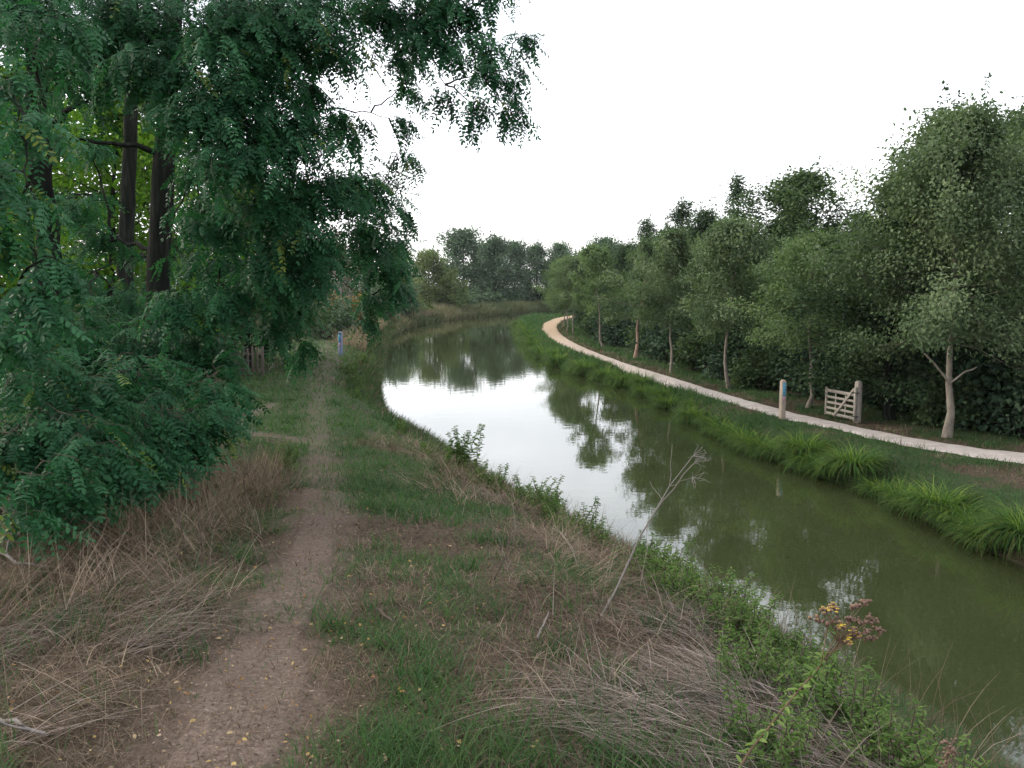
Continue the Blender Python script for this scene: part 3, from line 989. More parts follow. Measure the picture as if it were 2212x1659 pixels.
A0 = at(341, 600, 14.0)
zg = gz(A0[0] - .05, 14.0)
trunkA = [(A0[0] - .12, 14.0, zg - .1), (A0[0] - .05, 14, zg + 1.2), at(341, 600, 14), at(352, 400, 14), at(362, 220, 13.9), at(372, 60, 13.8), at(385, -150, 13.6), at(400, -420, 13.3)]
blobsA = [
    (960, 20, 10.0, 95, 0.84), (870, 30, 10.3, 110, 0.89), (770, 20, 10.5, 100, 0.81), (1020, 90, 9.8, 75, 0.74), (930, 105, 9.9, 80, 0.74), (1095, 150, 9.6, 55, 0.81), (1040, 165, 9.6, 55, 0.94), (1085, 225, 9.5, 48, 1.20), (1020, 225, 9.5, 42, 1.20), (962, 200, 9.6, 34, 0.81), (1115, 80, 9.5, 34, 0.68), (850, 120, 10.4, 65, 0.68), (1010, -60, 10, 100, 0.81), (850, -80, 10.4, 140, 0.81),
    (640, 60, 10, 190, 1.1), (450, 60, 9.5, 200, 1.1), (240, 40, 10, 190, 1.1), (60, 20, 10.5, 190, 1), (160, 130, 10, 100, .8), (330, 130, 9.5, 120, 1.0), (880, 190, 11, 35, .35),
    (690, 120, 10.5, 70, .6), (640, 200, 10.5, 80, .8), (560, 200, 9.3, 140, 1.1), (450, 220, 9.0, 100, 1), (640, 300, 9.6, 150, 1.1), (730, 265, 10.4, 75, .8), (530, 330, 9.0, 110, 1.1), (840, 255, 10.8, 55, .5), (868, 330, 10.8, 48, .6),
    (800, 400, 10.8, 95, 1.0), (860, 440, 11, 42, .6), (690, 420, 10, 130, 1.1), (580, 450, 9.4, 120, 1.1), (780, 500, 11.2, 90, 1.1), (660, 540, 10, 120, 1.1), (850, 520, 11.6, 38, .6),
    (830, 570, 12, 70, 1.2), (850, 615, 12.2, 42, 1.1), (800, 640, 12.4, 50, 1.0), (795, 688, 12.3, 28, 1), (560, 560, 9.6, 115, 1.1), (470, 480, 9.4, 85, .9), (605, 640, 10.4, 68, 1.0), (610, 690, 10.4, 62, 1), (650, 745, 10.6, 48, .9),
    (480, 630, 9.6, 85, 1.1), (400, 640, 9.4, 90, 1.0), (150, 300, 13, 60, .5), (450, 340, 11, 80, .9), (430, 440, 11.5, 80, .9), (450, 560, 11, 90, .9), (200, 330, 15, 60, .6), (180, 440, 15, 80, .7), (230, 520, 15, 70, .7), (420, 260, 12, 60, .8), (325, 200, 12, 60, .8), (425, 720, 9.8, 62, 1.0),
]
locust_tree(71, 'large locust tree with thick dark trunk, its feathery limb reaching out over the canal', trunkA, [.23, .19, .18, .17, .155, .14, .10, .05], blobsA)

B0 = at(272, 640, 19.0)
zg = gz(B0[0], 19.0)
trunkB = [(B0[0], 19.0, zg - .1), (B0[0], 19, zg + 1), at(270, 560, 19), at(278, 380, 19), at(284, 200, 19), at(286, 0, 19), at(280, -200, 19)]
blobsB = [(330, -60, 17, 150, .8), (200, 110, 17, 110, .8), (120, 180, 16, 90, .6), (260, 640, 16, 90, .8), (180, 600, 16, 90, .8), (350, 560, 17, 70, .4), (420, 380, 17, 60, .4), (470, 300, 16, 70, .7), (150, 420, 18, 70, .4), (200, 700, 14, 100, .9), (330, 720, 13, 100, .9)]
locust_tree(72, 'thinner dark locust trunk just left of and behind the thick one', trunkB, [.19, .165, .155, .145, .13, .11, .05], blobsB, 190)

C0 = at(88, 430, 11.0)
zg = gz(C0[0], 11.0)
trunkC = [(C0[0] - .05, 11.0, zg - .1), (C0[0] + .1, 11, zg + 1), at(110, 640, 11), at(106, 500, 11), at(85, 380, 11), at(80, 220, 11), at(70, 40, 11), at(60, -200, 11)]
blobsC = [(40, 260, 6.0, 100, 1.1), (20, 170, 6.5, 90, 1), (60, 400, 5.6, 75, 1.1), (30, 480, 5.6, 85, 1.1), (95, 560, 5.3, 70, 1.2), (40, 620, 5.6, 75, 1.1), (95, 640, 5.2, 38, 1), (-20, 380, 5.5, 110, 1), (90, 60, 7, 130, 1), (-30, 700, 6, 120, 1), (60, 720, 7.5, 100, 1),
          (190, 220, 10, 60, .5)]
locust_tree(73, 'dark curved locust trunk near the left edge with leaf sprays hanging close to the camera', trunkC, [.17, .15, .14, .13, .13, .12, .10, .05], blobsC, 230)


def sucker_bush(seed, label, cx, cy, blobs, dens=280):
    L = Locust(seed)
    z0 = gz(cx, cy) - .05
    base = np.array([cx, cy, z0])
    for (u, v, Yd, pr, k) in blobs:
        c = at(u, v, Yd)
        r = pr * Yd / 1916
        s = np.array([cx + (c[0] - cx) * .6, cy + (c[1] - cy) * .6, 0])
        s[2] = gz(s[0], s[1]) - .05
        n = max(20, int(dens * k * PI * r * r))
        L.blob(c - base, r, n, s - base, hang=.3, flow=(.7, -.6, -.15), limb=.016, flat=.75)
    root = thing('locust_sapling', label, 'shrub', tuple(base), group='locust saplings under the big locusts')
    L.finish(root, M['twig'], M['locust'], 'stem')
    return root


sucker_bush(74, 'dense dark locust sapling thicket spreading at the left edge above the dry grass', -3.6, 6.4,
            [(80, 900, 6.4, 150, 1), (190, 960, 6.2, 120, 1.1), (60, 1030, 5.6, 110, 1), (140, 1050, 5.9, 90, 1), (60, 800, 6.6, 120, 1), (30, 1110, 5.2, 60, 1), (-60, 950, 6, 150, 1), (230, 1000, 6.2, 70, 1), (200, 840, 7, 110, 1)])
sucker_bush(75, 'locust sapling leaning toward the path, right hand part of the dark thicket', -3.2, 8.0,
            [(330, 880, 7.4, 130, 1), (420, 900, 7.6, 95, 1.1), (370, 960, 7.3, 75, 1.1), (290, 950, 7.0, 100, 1), (450, 820, 8.2, 90, 1), (300, 800, 8, 110, 1), (480, 880, 7.8, 45, 1), (270, 1000, 6.8, 50, .8), (430, 950, 7.5, 55, 1), (180, 1060, 6.3, 60, 1), (350, 1000, 7, 50, .9)])
sucker_bush(76, 'taller locust sapling growing between the trunks and the grassy clearing', -4.6, 10.5,
            [(430, 760, 10, 100, 1), (330, 740, 10, 110, 1), (220, 760, 10, 110, 1), (120, 740, 9.5, 120, 1), (150, 680, 10, 90, .9)])

# ------------------------------------------------------------------ grasses
def blades(P, L, W, az, bend, el, tint, nseg=3, g=None):
    """curved tapering blades: base points P, length L, width W, heading az, start elevation el, bend (0 straight .. 1 arching over)"""
    n = len(P)
    t = np.linspace(0, 1, nseg + 1)
    ang = el[:, None] - (bend * 2.2)[:, None] * t[None]
    ca, sa = np.cos(ang), np.sin(ang)
    dr = (ca[:, :-1] + ca[:, 1:]) / 2 * (L / nseg)[:, None]
    dz = (sa[:, :-1] + sa[:, 1:]) / 2 * (L / nseg)[:, None]
    r = np.concatenate([np.zeros((n, 1)), np.cumsum(dr, 1)], 1)
    z = np.concatenate([np.zeros((n, 1)), np.cumsum(dz, 1)], 1)
    hx, hy = np.cos(az)[:, None], np.sin(az)[:, None]
    tw = (g or rng).uniform(-.8, .8, n)[:, None]
    sx, sy = -np.sin(az + tw[:, 0])[:, None], np.cos(az + tw[:, 0])[:, None]
    wv_ = W[:, None] * (1 - t[None] ** 1.6 * .9) * .5
    cx, cy, cz = P[:, 0:1] + hx * r, P[:, 1:2] + hy * r, P[:, 2:3] + z
    A = np.stack([cx + sx * wv_, cy + sy * wv_, cz], -1)
    B = np.stack([cx - sx * wv_, cy - sy * wv_, cz], -1)
    V = np.stack([A, B], 2).reshape(n, -1, 3)
    k = 2 * (nseg + 1)
    f = np.array([(2 * i, 2 * i + 1, 2 * i + 3, 2 * i + 2) for i in range(nseg)])
    F = f[None] + (np.arange(n) * k)[:, None, None]
    return V.reshape(-1, 3), F.reshape(-1, 4), np.repeat(np.clip(tint, 0, 1), nseg)


def merge(parts):
    vs, fs, ts, n0 = [], [], [], 0
    for V, F, t in parts:
        vs.append(V)
        fs.append(F + n0)
        ts.append(t)
        n0 += len(V)
    return np.vstack(vs), np.vstack(fs), np.concatenate(ts)


def scatter_left(g, n, y0, y1, power=1.6):
    """points on the near bank, thinning out with distance"""
    u = g.random(n)
    a = 1 - power
    y = (y0 ** a + u * (y1 ** a - y0 ** a)) ** (1 / a)
    xe = np.interp(y, LEFT[:, 1], LEFT[:, 0])
    xl = -np.interp(y, [1.5, 4, 10, 20, 60], [3.0, 4.0, 7.5, 13, 26])
    x = xl + (xe - xl + .05) * g.random(n)
    vis = np.abs(x) < .62 * y + .9
    x, y = x[vis], y[vis]
    return x, y


def stuff(name, parts, mat, label, cat):
    V, F, t = merge(parts)
    o = build(name, V, F, mat, tint=t)
    o['kind'] = 'stuff'
    return tag(o, label, cat)


g = np.random.default_rng(91)
# short green grass, near bank
parts = []
x, y = scatter_left(g, 330000, 1.7, 60, 1.75)
dl, dr, wet = edges(x, y)
dy_ = dryness(x, y)
wr = trod_amount(x, y)
keep = (~wet) & (dl < dr) & (g.random(len(x)) < np.clip(.95 - 1.0 * dy_, .03, 1) * (1 - .78 * wr))
x, y, dl, dy_ = x[keep], y[keep], dl[keep], dy_[keep]
n = len(x)
tall = .5 + 1.0 * fnoise(x, y, .55, 21)
L = g.uniform(.05, .13, n) * tall * np.interp(y, [2, 12, 40], [1, 1.25, 2.2])
edge = 1 - smooth(.3, 1.6, dl)
L = L * (1 + edge * 1.3)
W = g.uniform(.0028, .0055, n) * np.interp(y, [2, 6, 15, 50], [1, 1.5, 3.2, 10])
V = blades(np.stack([x, y, height(x, y) - .01], 1), L, W, g.uniform(0, 2 * PI, n), g.uniform(.1, .75, n), g.uniform(.7, 1.5, n),
           fnoise(x, y, .7, 22) * .6 + g.uniform(-.05, .45, n), 2, g)
nc = 260
xc, yc = scatter_left(g, nc * 3, 2.2, 26, 1.5)
mk = trod_amount(xc, yc) < .25
xc, yc = xc[mk], yc[mk]
nb_ = 46
x = np.repeat(xc, nb_) + g.normal(0, .06, len(xc) * nb_) * np.repeat(g.uniform(.6, 1.8, len(xc)), nb_)
y = np.repeat(yc, nb_) + g.normal(0, .06, len(xc) * nb_)
dl, dr, wet = edges(x, y)
ok = ~wet
x, y = x[ok], y[ok]
n = len(x)
V2t = blades(np.stack([x, y, height(x, y) - .01], 1), g.uniform(.10, .24, n), g.uniform(.003, .0055, n) * np.interp(y, [2, 6, 15, 50], [1, 1.4, 2.6, 8]), g.uniform(0, 2 * PI, n), g.uniform(.2, .7, n), g.uniform(.9, 1.5, n),
             np.repeat(g.uniform(0, .5, len(xc)), nb_)[ok] + g.uniform(-.1, .35, n), 3, g)
stuff('short_grass', [V, V2t], M['grass'], 'short green grass growing in patches over the near bank', 'grass')

# short withered turf between the green patches and thinly over the trodden path
x, y = scatter_left(g, 250000, 1.7, 45, 1.75)
dl, dr, wet = edges(x, y)
dy_ = dryness(x, y)
wr = trod_amount(x, y)
keep = (~wet) & (dl < dr) & (g.random(len(x)) < (.35 + .65 * dy_) * (1 - .55 * wr) * smooth(.3, .9, dl))
x, y = x[keep], y[keep]
n = len(x)
L = g.uniform(.04, .13, n) * np.interp(y, [2, 12, 40], [1, 1.3, 2.4])
W = g.uniform(.0022, .0045, n) * np.interp(y, [2, 6, 15, 50], [1, 1.5, 3.2, 10])
V = blades(np.stack([x, y, height(x, y) - .005], 1), L, W, g.uniform(0, 2 * PI, n), g.uniform(.1, .9, n), g.uniform(.15, 1.2, n),
           fnoise(x, y, .5, 23) * .6 + g.uniform(-.1, .45, n), 2, g)
stuff('withered_turf', [V], M['straw'], 'short withered brown grass covering the trampled near bank', 'dry grass')

# long dry grass: lying tangles at the crest and the verge
parts, partg = [], []


def straw_zone(cx, cy, rx, ry, ncl, nb, Lr, grey=False, el=(.05, .7), flow=None, wmul=1.0, coh=.6):
    th = g.uniform(0, 2 * PI, ncl)
    rr = np.sqrt(g.random(ncl))
    x0, y0 = cx + rx * rr * np.cos(th), cy + ry * rr * np.sin(th)
    hd = g.uniform(0, 2 * PI, ncl) if flow is None else flow + g.normal(0, .55, ncl)
    x = np.repeat(x0, nb) + g.normal(0, .10, ncl * nb)
    y = np.repeat(y0, nb) + g.normal(0, .10, ncl * nb)
    n = len(x)
    az = np.repeat(hd, nb) + g.normal(0, coh, n)
    dl, dr, wet = edges(x, y)
    ok = (~wet) & (dl > .3) & (trod_amount(x, y) < .35)
    z = height(x, y)
    b = blades(np.stack([x, y, z + g.uniform(-.01, .10, n)], 1)[ok], g.uniform(*Lr, n)[ok], g.uniform(.0024, .0048, n)[ok] * wmul, az[ok], g.uniform(.05, .55, n)[ok],
               g.uniform(*el, n)[ok], (np.repeat(g.uniform(0, .55, ncl), nb) + g.uniform(0, 1, n) ** 2.2 * .75 - .05)[ok], 4, g)
    (partg if grey else parts).append(b)


straw_zone(1.05, 3.3, .75, .8, 40, 60, (.3, .7), True, (.0, .3), 2.7, .9, .22)
straw_zone(1.3, 4.5, .6, .8, 26, 44, (.2, .55), True, (.0, .4), 2.6, .9, .25)
straw_zone(.75, 5.6, .6, 1.0, 26, 34, (.15, .4), False, (.05, .9))
straw_zone(.75, 7.6, .7, 1.4, 34, 34, (.15, .4), False, (.1, 1.0), None, 1.2)
straw_zone(-.3, 10.5, .9, 2.2, 40, 34, (.2, .45), False, (.2, 1.1), None, 1.5)
straw_zone(-1.6, 15, 1.0, 2.6, 36, 30, (.2, .45), False, (.2, 1.1), None, 2.2)
straw_zone(-2.3, 3.7, .8, 1.1, 16, 44, (.25, .7), True, (.0, .5), .6, .9, .3)
straw_zone(-2.3, 4.2, .9, 1.4, 30, 34, (.2, .55), False, (.05, .9), None, .9, .45)
straw_zone(-2.5, 5.2, .8, .9, 34, 34, (.2, .6), False, (.1, 1.1))
straw_zone(-2.7, 6.4, .9, .9, 52, 34, (.2, .6), False, (.2, 1.3), None, 1.1)
straw_zone(-2.7, 8.2, .6, 1.2, 44, 36, (.25, .5), False, (.4, 1.4), None, 1.3)
straw_zone(-3.3, 10.0, .6, 1.2, 26, 30, (.25, .45), False, (.5, 1.4), None, 1.8)
straw_zone(-1.75, 4.1, .35, 1.2, 16, 26, (.1, .3), False, (.05, .8))
straw_zone(.25, 4.3, .5, 1.2, 20, 26, (.1, .35), False, (.05, .9))
# single pale bents standing clear of the rest
for (cx, cy, rx, ry, k_) in ((-2.3, 4.4, 1.0, 1.8, 150), (-2.6, 7.2, .8, 1.4, 110), (.5, 4.6, .9, 1.9, 90), (.6, 8, 1.0, 3.0, 90), (1.2, 3.3, .6, .7, 60)):
    straw_zone(cx, cy, rx, ry, k_, 1, (.18, .5), True, (.5, 1.5), None, .9)
for y_ in np.linspace(3.6, 17, 22):
    xe_ = float(np.interp(y_, LEFT[:, 1], LEFT[:, 0]))
    wd = float(np.interp(y_, [4, 8, 15], [3.6, 3.2, 2.2]))
    straw_zone(xe_ - wd * .8, y_, .45, .5, 16, 3, (.3, .62), False, (.9, 1.5), None, 1.0 + y_ * .04, .9)
stuff('long_dry_grass', parts, M['straw'], 'long straw coloured dry grass standing and bent along the verge and the bank crest', 'dry grass')
stuff('lying_hay', partg, M['straw_grey'], 'greyish dead grass lying flat in tangled swathes near the camera', 'dead grass')

# bank grass at the water's edge, near side
x, y = scatter_left(g, 60000, 4, 110, 1.5)
xe = np.interp(y, LEFT[:, 1], LEFT[:, 0])
x = xe - np.abs(g.normal(0, .55, len(x))) * np.interp(y, [4, 15, 60], [1.3, 1, 1.4]) + .1
n = len(x)
L = g.uniform(.16, .42, n) * np.interp(y, [5, 30, 110], [.8, 1.2, 2.4])
W = g.uniform(.006, .011, n) * np.interp(y, [5, 15, 50, 110], [.8, 2, 5, 12])
b1_ = blades(np.stack([x, y, np.maximum(height(x, y), 0) - .02], 1), L, W, g.normal(0, 1.0, n) - .3, g.uniform(.1, .6, n), g.uniform(.6, 1.5, n),
             fnoise(x, y, .8, 31) * .6 + g.uniform(-.1, .4, n), 3, g)
gr_ = g.random(n) < .38
def pick(bl, m):
    V_, F_, t_ = bl
    kv, kf = len(V_) // len(m), len(F_) // len(m)
    V2_ = V_.reshape(-1, kv, 3)[m]
    f0_ = F_.reshape(-1, kf, 4)[0]
    return V2_.reshape(-1, 3), (f0_[None] + (np.arange(m.sum()) * kv)[:, None, None]).reshape(-1, 4), t_.reshape(-1, kf)[m].ravel()


stuff('withered_bank_grass', [pick(b1_, gr_)], M['straw'], 'brown withered blades mixed into the grass fringe along the near bank', 'dry grass')
b1_ = pick(b1_, ~gr_)
stuff('bank_grass', [b1_], M['grass'], 'green grass fringe hanging over the water along the near bank', 'grass')

# right bank turf
n = 80000
y = 12 * (130 / 12) ** (g.random(n) ** .8)
xi, xo = np.interp(y, RIGHT[:, 1], RIGHT[:, 0]), np.interp(y, PATH_OUT[3:, 1][np.argsort(PATH_OUT[3:, 1])], PATH_OUT[3:, 0][np.argsort(PATH_OUT[3:, 1])])
u = g.random(n)
x = np.where(y < 19.8, xi + u * (np.interp(y, [12, 19.8], [10, 4])), xi - .05 + u * np.maximum(xo - xi + .25, .5))
side = g.random(n) < .38
pj = np.interp(y, PATH_IN[3:, 1], PATH_IN[3:, 0])
x = np.where(side & (y > 20), pj - .1 + np.abs(g.normal(0, 1.1, n)) + .05, x)
onp = in_poly(x, y, np.vstack([PATH_OUT, PATH_IN[::-1]])) & (g.random(n) > .03)
x, y = x[~onp], y[~onp]
n = len(x)
dy_ = dryness(x, y)
dr = seg_dist(x, y, RIGHT)
L = g.uniform(.08, .22, n) * np.interp(y, [12, 30, 110], [1, 1.2, 2.6]) * (.3 + 1.3 * fnoise(x, y, .7, 33)) * (1 + .6 * (dr < 1.0))
W = g.uniform(.007, .013, n) * np.interp(y, [12, 25, 60, 120], [1, 1.6, 4.5, 12])
pz_ = np.stack([x, y, np.maximum(height(x, y), 0) - .02], 1)
isd = g.random(n) < dy_ * .85
kw = lambda m: (pz_[m], L[m] * np.where(isd[m], .8, 1), W[m], g.uniform(0, 2 * PI, m.sum()), g.uniform(.1, .7, m.sum()), g.uniform(.6, 1.5, m.sum()), fnoise(x[m], y[m], 1.2, 34) * .7 + g.uniform(-.1, .35, m.sum()), 2, g)
stuff('towpath_grass', [blades(*kw(~isd))], M['grass'], 'green grass covering the far bank and the strip along the gravel towpath', 'grass')
stuff('towpath_dry_grass', [blades(*kw(isd))], M['straw'], 'brown dry grass mixed into the turf beside the gravel towpath', 'dry grass')

# tall dry reeds along the far left bank, and the hay coloured strip in the field
n = 8000
y = 52 + 70 * g.random(n)
xe = np.interp(y, LEFT[:, 1], LEFT[:, 0])
x = xe - .9 - np.abs(g.normal(0, .7, n))
b_ = blades(np.stack([x, y, height(x, y)], 1), g.uniform(.3, 1.05, n), g.uniform(.03, .06, n) * np.interp(y, [50, 150], [1, 2.2]), g.uniform(0, 2 * PI, n), g.uniform(0, .25, n), g.uniform(1.1, 1.55, n), g.random(n), 2, g)
n = 16000
x = g.uniform(-40, -14, n)
y = g.uniform(62, 92, n)
c_ = blades(np.stack([x, y, height(x, y)], 1), g.uniform(1.0, 2.6, n) * (.5 + .8 * fnoise(x, y, 2, 41)), g.uniform(.04, .08, n), g.uniform(0, 2 * PI, n), g.uniform(0, .2, n), g.uniform(1.2, 1.55, n), g.random(n), 2, g)
stuff('dry_reeds', [b_, c_], M['reed'], 'pinkish tan dry reeds along the far left bank and in the field behind', 'reeds')

n = 26000
k_ = g.random(n)
y = 88 + 98 * k_
xe = np.interp(y, LEFT[:, 1], LEFT[:, 0])
back = np.abs(g.normal(0, 4.5, n))
x = xe - back * .75 + .3
yy = y + back * .7
tn = fnoise(x, yy, 5, 61)
b_ = blades(np.stack([x, yy, np.maximum(height(x, yy), 0)], 1), g.uniform(.5, 1.5, n) * (.5 + tn), g.uniform(.07, .16, n), g.uniform(0, 2 * PI, n), g.uniform(.1, .5, n), g.uniform(.9, 1.5, n), tn * .5 + .5 * (1 - smooth(115, 160, y)) * smooth(-.2, .4, tn - .3) + g.uniform(-.2, .3, n), 2, g)
stuff('far_bank_grass', [b_], M['farreed'], 'tall dull green grass and reeds on the far bank at the canal bend', 'grass')

# fallen leaves
n = 900
y = 1.9 * (13 / 1.9) ** (g.random(n) ** 1.25)
x = np.interp(y, TROD[:, 1], TROD[:, 0]) + g.normal(.1, .75, n)
kk = g.random(n) < 1.6 * fnoise(x, y, .6, 51) ** 1.5 * 1.3
x, y = x[kk], y[kk]
n = len(x)
c = np.stack([x, y, height(x, y) + .022 + g.uniform(0, .015, n)], 1)
ax = np.stack([g.normal(0, 1, n), g.normal(0, 1, n), g.normal(0, .25, n)], 1)
nrm_ = np.stack([g.normal(0, .4, n), g.normal(0, .4, n), np.ones(n)], 1)
s_ = g.uniform(.012, .028, n)
V, F = instance(LEAF6, LEAF6F, frames(ax, nrm_), np.stack([s_, s_ * .7, s_], 1), c)
n2 = 9000
y2 = 1.8 * (12 / 1.8) ** (g.random(n2) ** 1.2)
x2 = np.interp(y2, TROD[:, 1], TROD[:, 0]) + g.normal(0, .42, n2)
c2 = np.stack([x2, y2, height(x2, y2) + .018 + g.uniform(0, .01, n2)], 1)
s2 = g.uniform(.005, .014, n2)
V2, F2 = instance(LEAF4, LEAF4F, frames(np.stack([g.normal(0, 1, n2), g.normal(0, 1, n2), g.normal(0, .2, n2)], 1), np.stack([g.normal(0, .4, n2), g.normal(0, .4, n2), np.ones(n2)], 1)), np.stack([s2 * 1.6, s2 * .8, s2], 1), c2)
o = build('litter', V2, F2, M['straw'], tint=g.random(n2) ** 1.5)
o['kind'] = 'stuff'
tag(o, 'fine brown crumbs and bits of straw littering the trodden path', 'litter')
o = build('fallen_leaves', V, F, M['fallen'], tint=np.repeat(g.random(n), 2))
o['kind'] = 'stuff'
tag(o, 'small yellow and brown fallen leaves strewn over the trodden path', 'leaves')


# ------------------------------------------------------------------ sedge tussocks on the far bank
def make_tussock(seed, label, loc, n=1000, R=.62):
    q = np.random.default_rng(seed)
    a = q.uniform(0, 2 * PI, n)
    r0 = .32 * np.sqrt(q.random(n))
    P = np.stack([np.cos(a) * r0, np.sin(a) * r0, np.zeros(n)], 1)
    L = R * q.uniform(.45, 1.55, n)
    el = q.uniform(.95, 1.55, n)
    b = blades(P, L, q.uniform(.014, .027, n), a + q.normal(0, .75, n), q.uniform(.55, 1.25, n), el, (el - .95) * .6 + q.uniform(-.15, .6, n), 6, q)
    o = build('sedge_tussock', b[0], b[1], M['sedge'], tint=b[2])
    o.location = loc
    return tag(o, label, 'sedge', 'sedge tussocks along the far bank')


def gzr(x, y):
    return max(gz(x, y), 0.05)


ts = [make_tussock(101, 'big bright yellow green sedge tussock drooping over the water at the right edge', (8.75, 14.7, .30), 1600, .72),
      make_tussock(102, 'tall sedge tussock, lone mound left of the big bright one', (8.35, 17.0, .25), 1000, .62),
      make_tussock(103, 'wide yellow topped sedge mound arching over a dark hollow, below the field gate', (7.95, 20.3, .35), 1400, .7)]
tl = [
    (0, 9.3, 13.2, 1.0, 1.05, 'dark green sedge tussock cut off by the right edge, nearest of all'),
    (1, 8.45, 15.9, 2.0, .8, 'small sedge tuft between the lone mound and the big bright tussock'),
    (1, 8.3, 18.4, 3.0, .8, 'low sedge tuft right of the wide yellow topped mound'),
    (2, 7.45, 21.9, 4.0, .85, 'sedge mound just left of the wide yellow topped mound'),
    (0, 7.1, 23.4, 5.0, .8, 'sedge tussock directly below the waymark post'),
    (2, 6.75, 25.3, .7, .85, 'sedge mound left of the waymark post, long blades trailing in the water'),
    (1, 6.55, 27.3, 1.4, .9, 'sedge tuft below the yellowish towpath tree'),
    (0, 6.2, 30, 2.2, .85, 'sedge mound on the bank opposite the second trunk beyond the waymark post'),
    (2, 5.95, 33.5, 3.1, .85, 'dark sedge mound below the straight thin white trunk'),
    (1, 5.7, 37, 3.9, 1.0, 'sedge tuft right of the big shadowed clump'),
    (2, 5.2, 41.0, 4.6, 1.2, 'big shadowed sedge clump rising in front of the path, hiding its edge'),
    (0, 4.7, 43.6, 5.3, 1.15, 'sedge clump in the middle of the big shadowed group'),
    (2, 3.9, 46.3, .2, 1.25, 'leftmost sedge clump of the big shadowed group'),
    (0, 2.75, 51.5, 1.2, 1.2, 'sedge mound just beyond the big shadowed group, toward the path bend'),
    (1, 2.1, 58, 2.3, 1.5, 'yellowish sedge tuft at the waterside near the path bend'),
    (2, 1.7, 66, 3.3, 1.4, 'small sedge mound on the waterside outside the path bend'),
    (0, 1.5, 78, 4.4, 1.5, 'farthest sedge mound on the point of the bend'),
]
for k, x, y, rz, s, lab in tl:
    dup(ts[k], (x, y, gzr(x, y) * .8), rz, s, lab, 'sedge tussocks along the far bank')

LOW = 'low shaggy sedge clump in the ragged fringe between the bigger mounds of the far bank'
q_ = np.random.default_rng(133)
for y_ in (13.9, 15.3, 16.5, 17.7, 19.2, 21.2, 22.6, 24.3, 26.3, 28.6, 31.6, 35.2, 39, 48.5, 54.5, 62, 71, 84, 92, 101):
    x_ = float(np.interp(y_, RIGHT[:, 1], RIGHT[:, 0])) + q_.uniform(.05, .45)
    s_ = q_.uniform(.5, .8) * (1 + y_ / 70)
    dup(ts[int(q_.integers(0, 3))], (x_, y_, gzr(x_, y_) * .8), q_.uniform(0, 6), (s_, s_, s_ * q_.uniform(.7, 1.0)), LOW, 'low sedge clumps fringing the far bank')

# ------------------------------------------------------------------ leafy weeds on the near bank edge
def make_weed(seed, label, loc, h, nst, leaf, cat='weed', name='bank_weed', tall=1.0, mat='weed'):
    q = np.random.default_rng(seed)
    T = Tubes()
    C, A, S, TI = [], [], [], []
    for k in range(nst):
        az = q.uniform(0, 2 * PI)
        ln = q.uniform(.15, .55)
        hh = h * q.uniform(.55, 1.1)
        p0 = np.array([q.normal(0, .10), q.normal(0, .10), -.03])
        p1 = p0 + np.array([math.cos(az) * ln * hh, math.sin(az) * ln * hh, hh])
        pts = curve(p0, p1, .06 * hh, 6, .012, q)
        T.add(pts, np.linspace(.005, .0018, 6), 4)
        m = int(hh / .017)
        ct = q.uniform(0, .5)
        for f in np.linspace(.2, 1.0, m):
            p = np.array([np.interp(f, np.linspace(0, 1, 6), pts[:, j]) for j in range(3)])
            for _ in range(2):
                a2 = q.uniform(0, 2 * PI)
                C.append(p)
                A.append((math.cos(a2), math.sin(a2), q.uniform(-.5, .5)))
                S.append(leaf * (1.15 - .6 * f) * q.uniform(.7, 1.3))
                TI.append(ct + q.uniform(0, .4))
    C, A, S = np.array(C), np.array(A), np.array(S)
    R = frames(A, np.tile([0, 0, 1.0], (len(C), 1)) + q.normal(0, .4, (len(C), 3)))
    V, F = instance(LEAF6, LEAF6F, R, np.stack([S, S * .4, S], 1), C)
    r = thing(name, label, cat, loc)
    T.build('stem', M['twig'], r)
    build('leaves', V, F, M[mat], r, tint=np.repeat(np.clip(TI, 0, 1), 2))
    return r


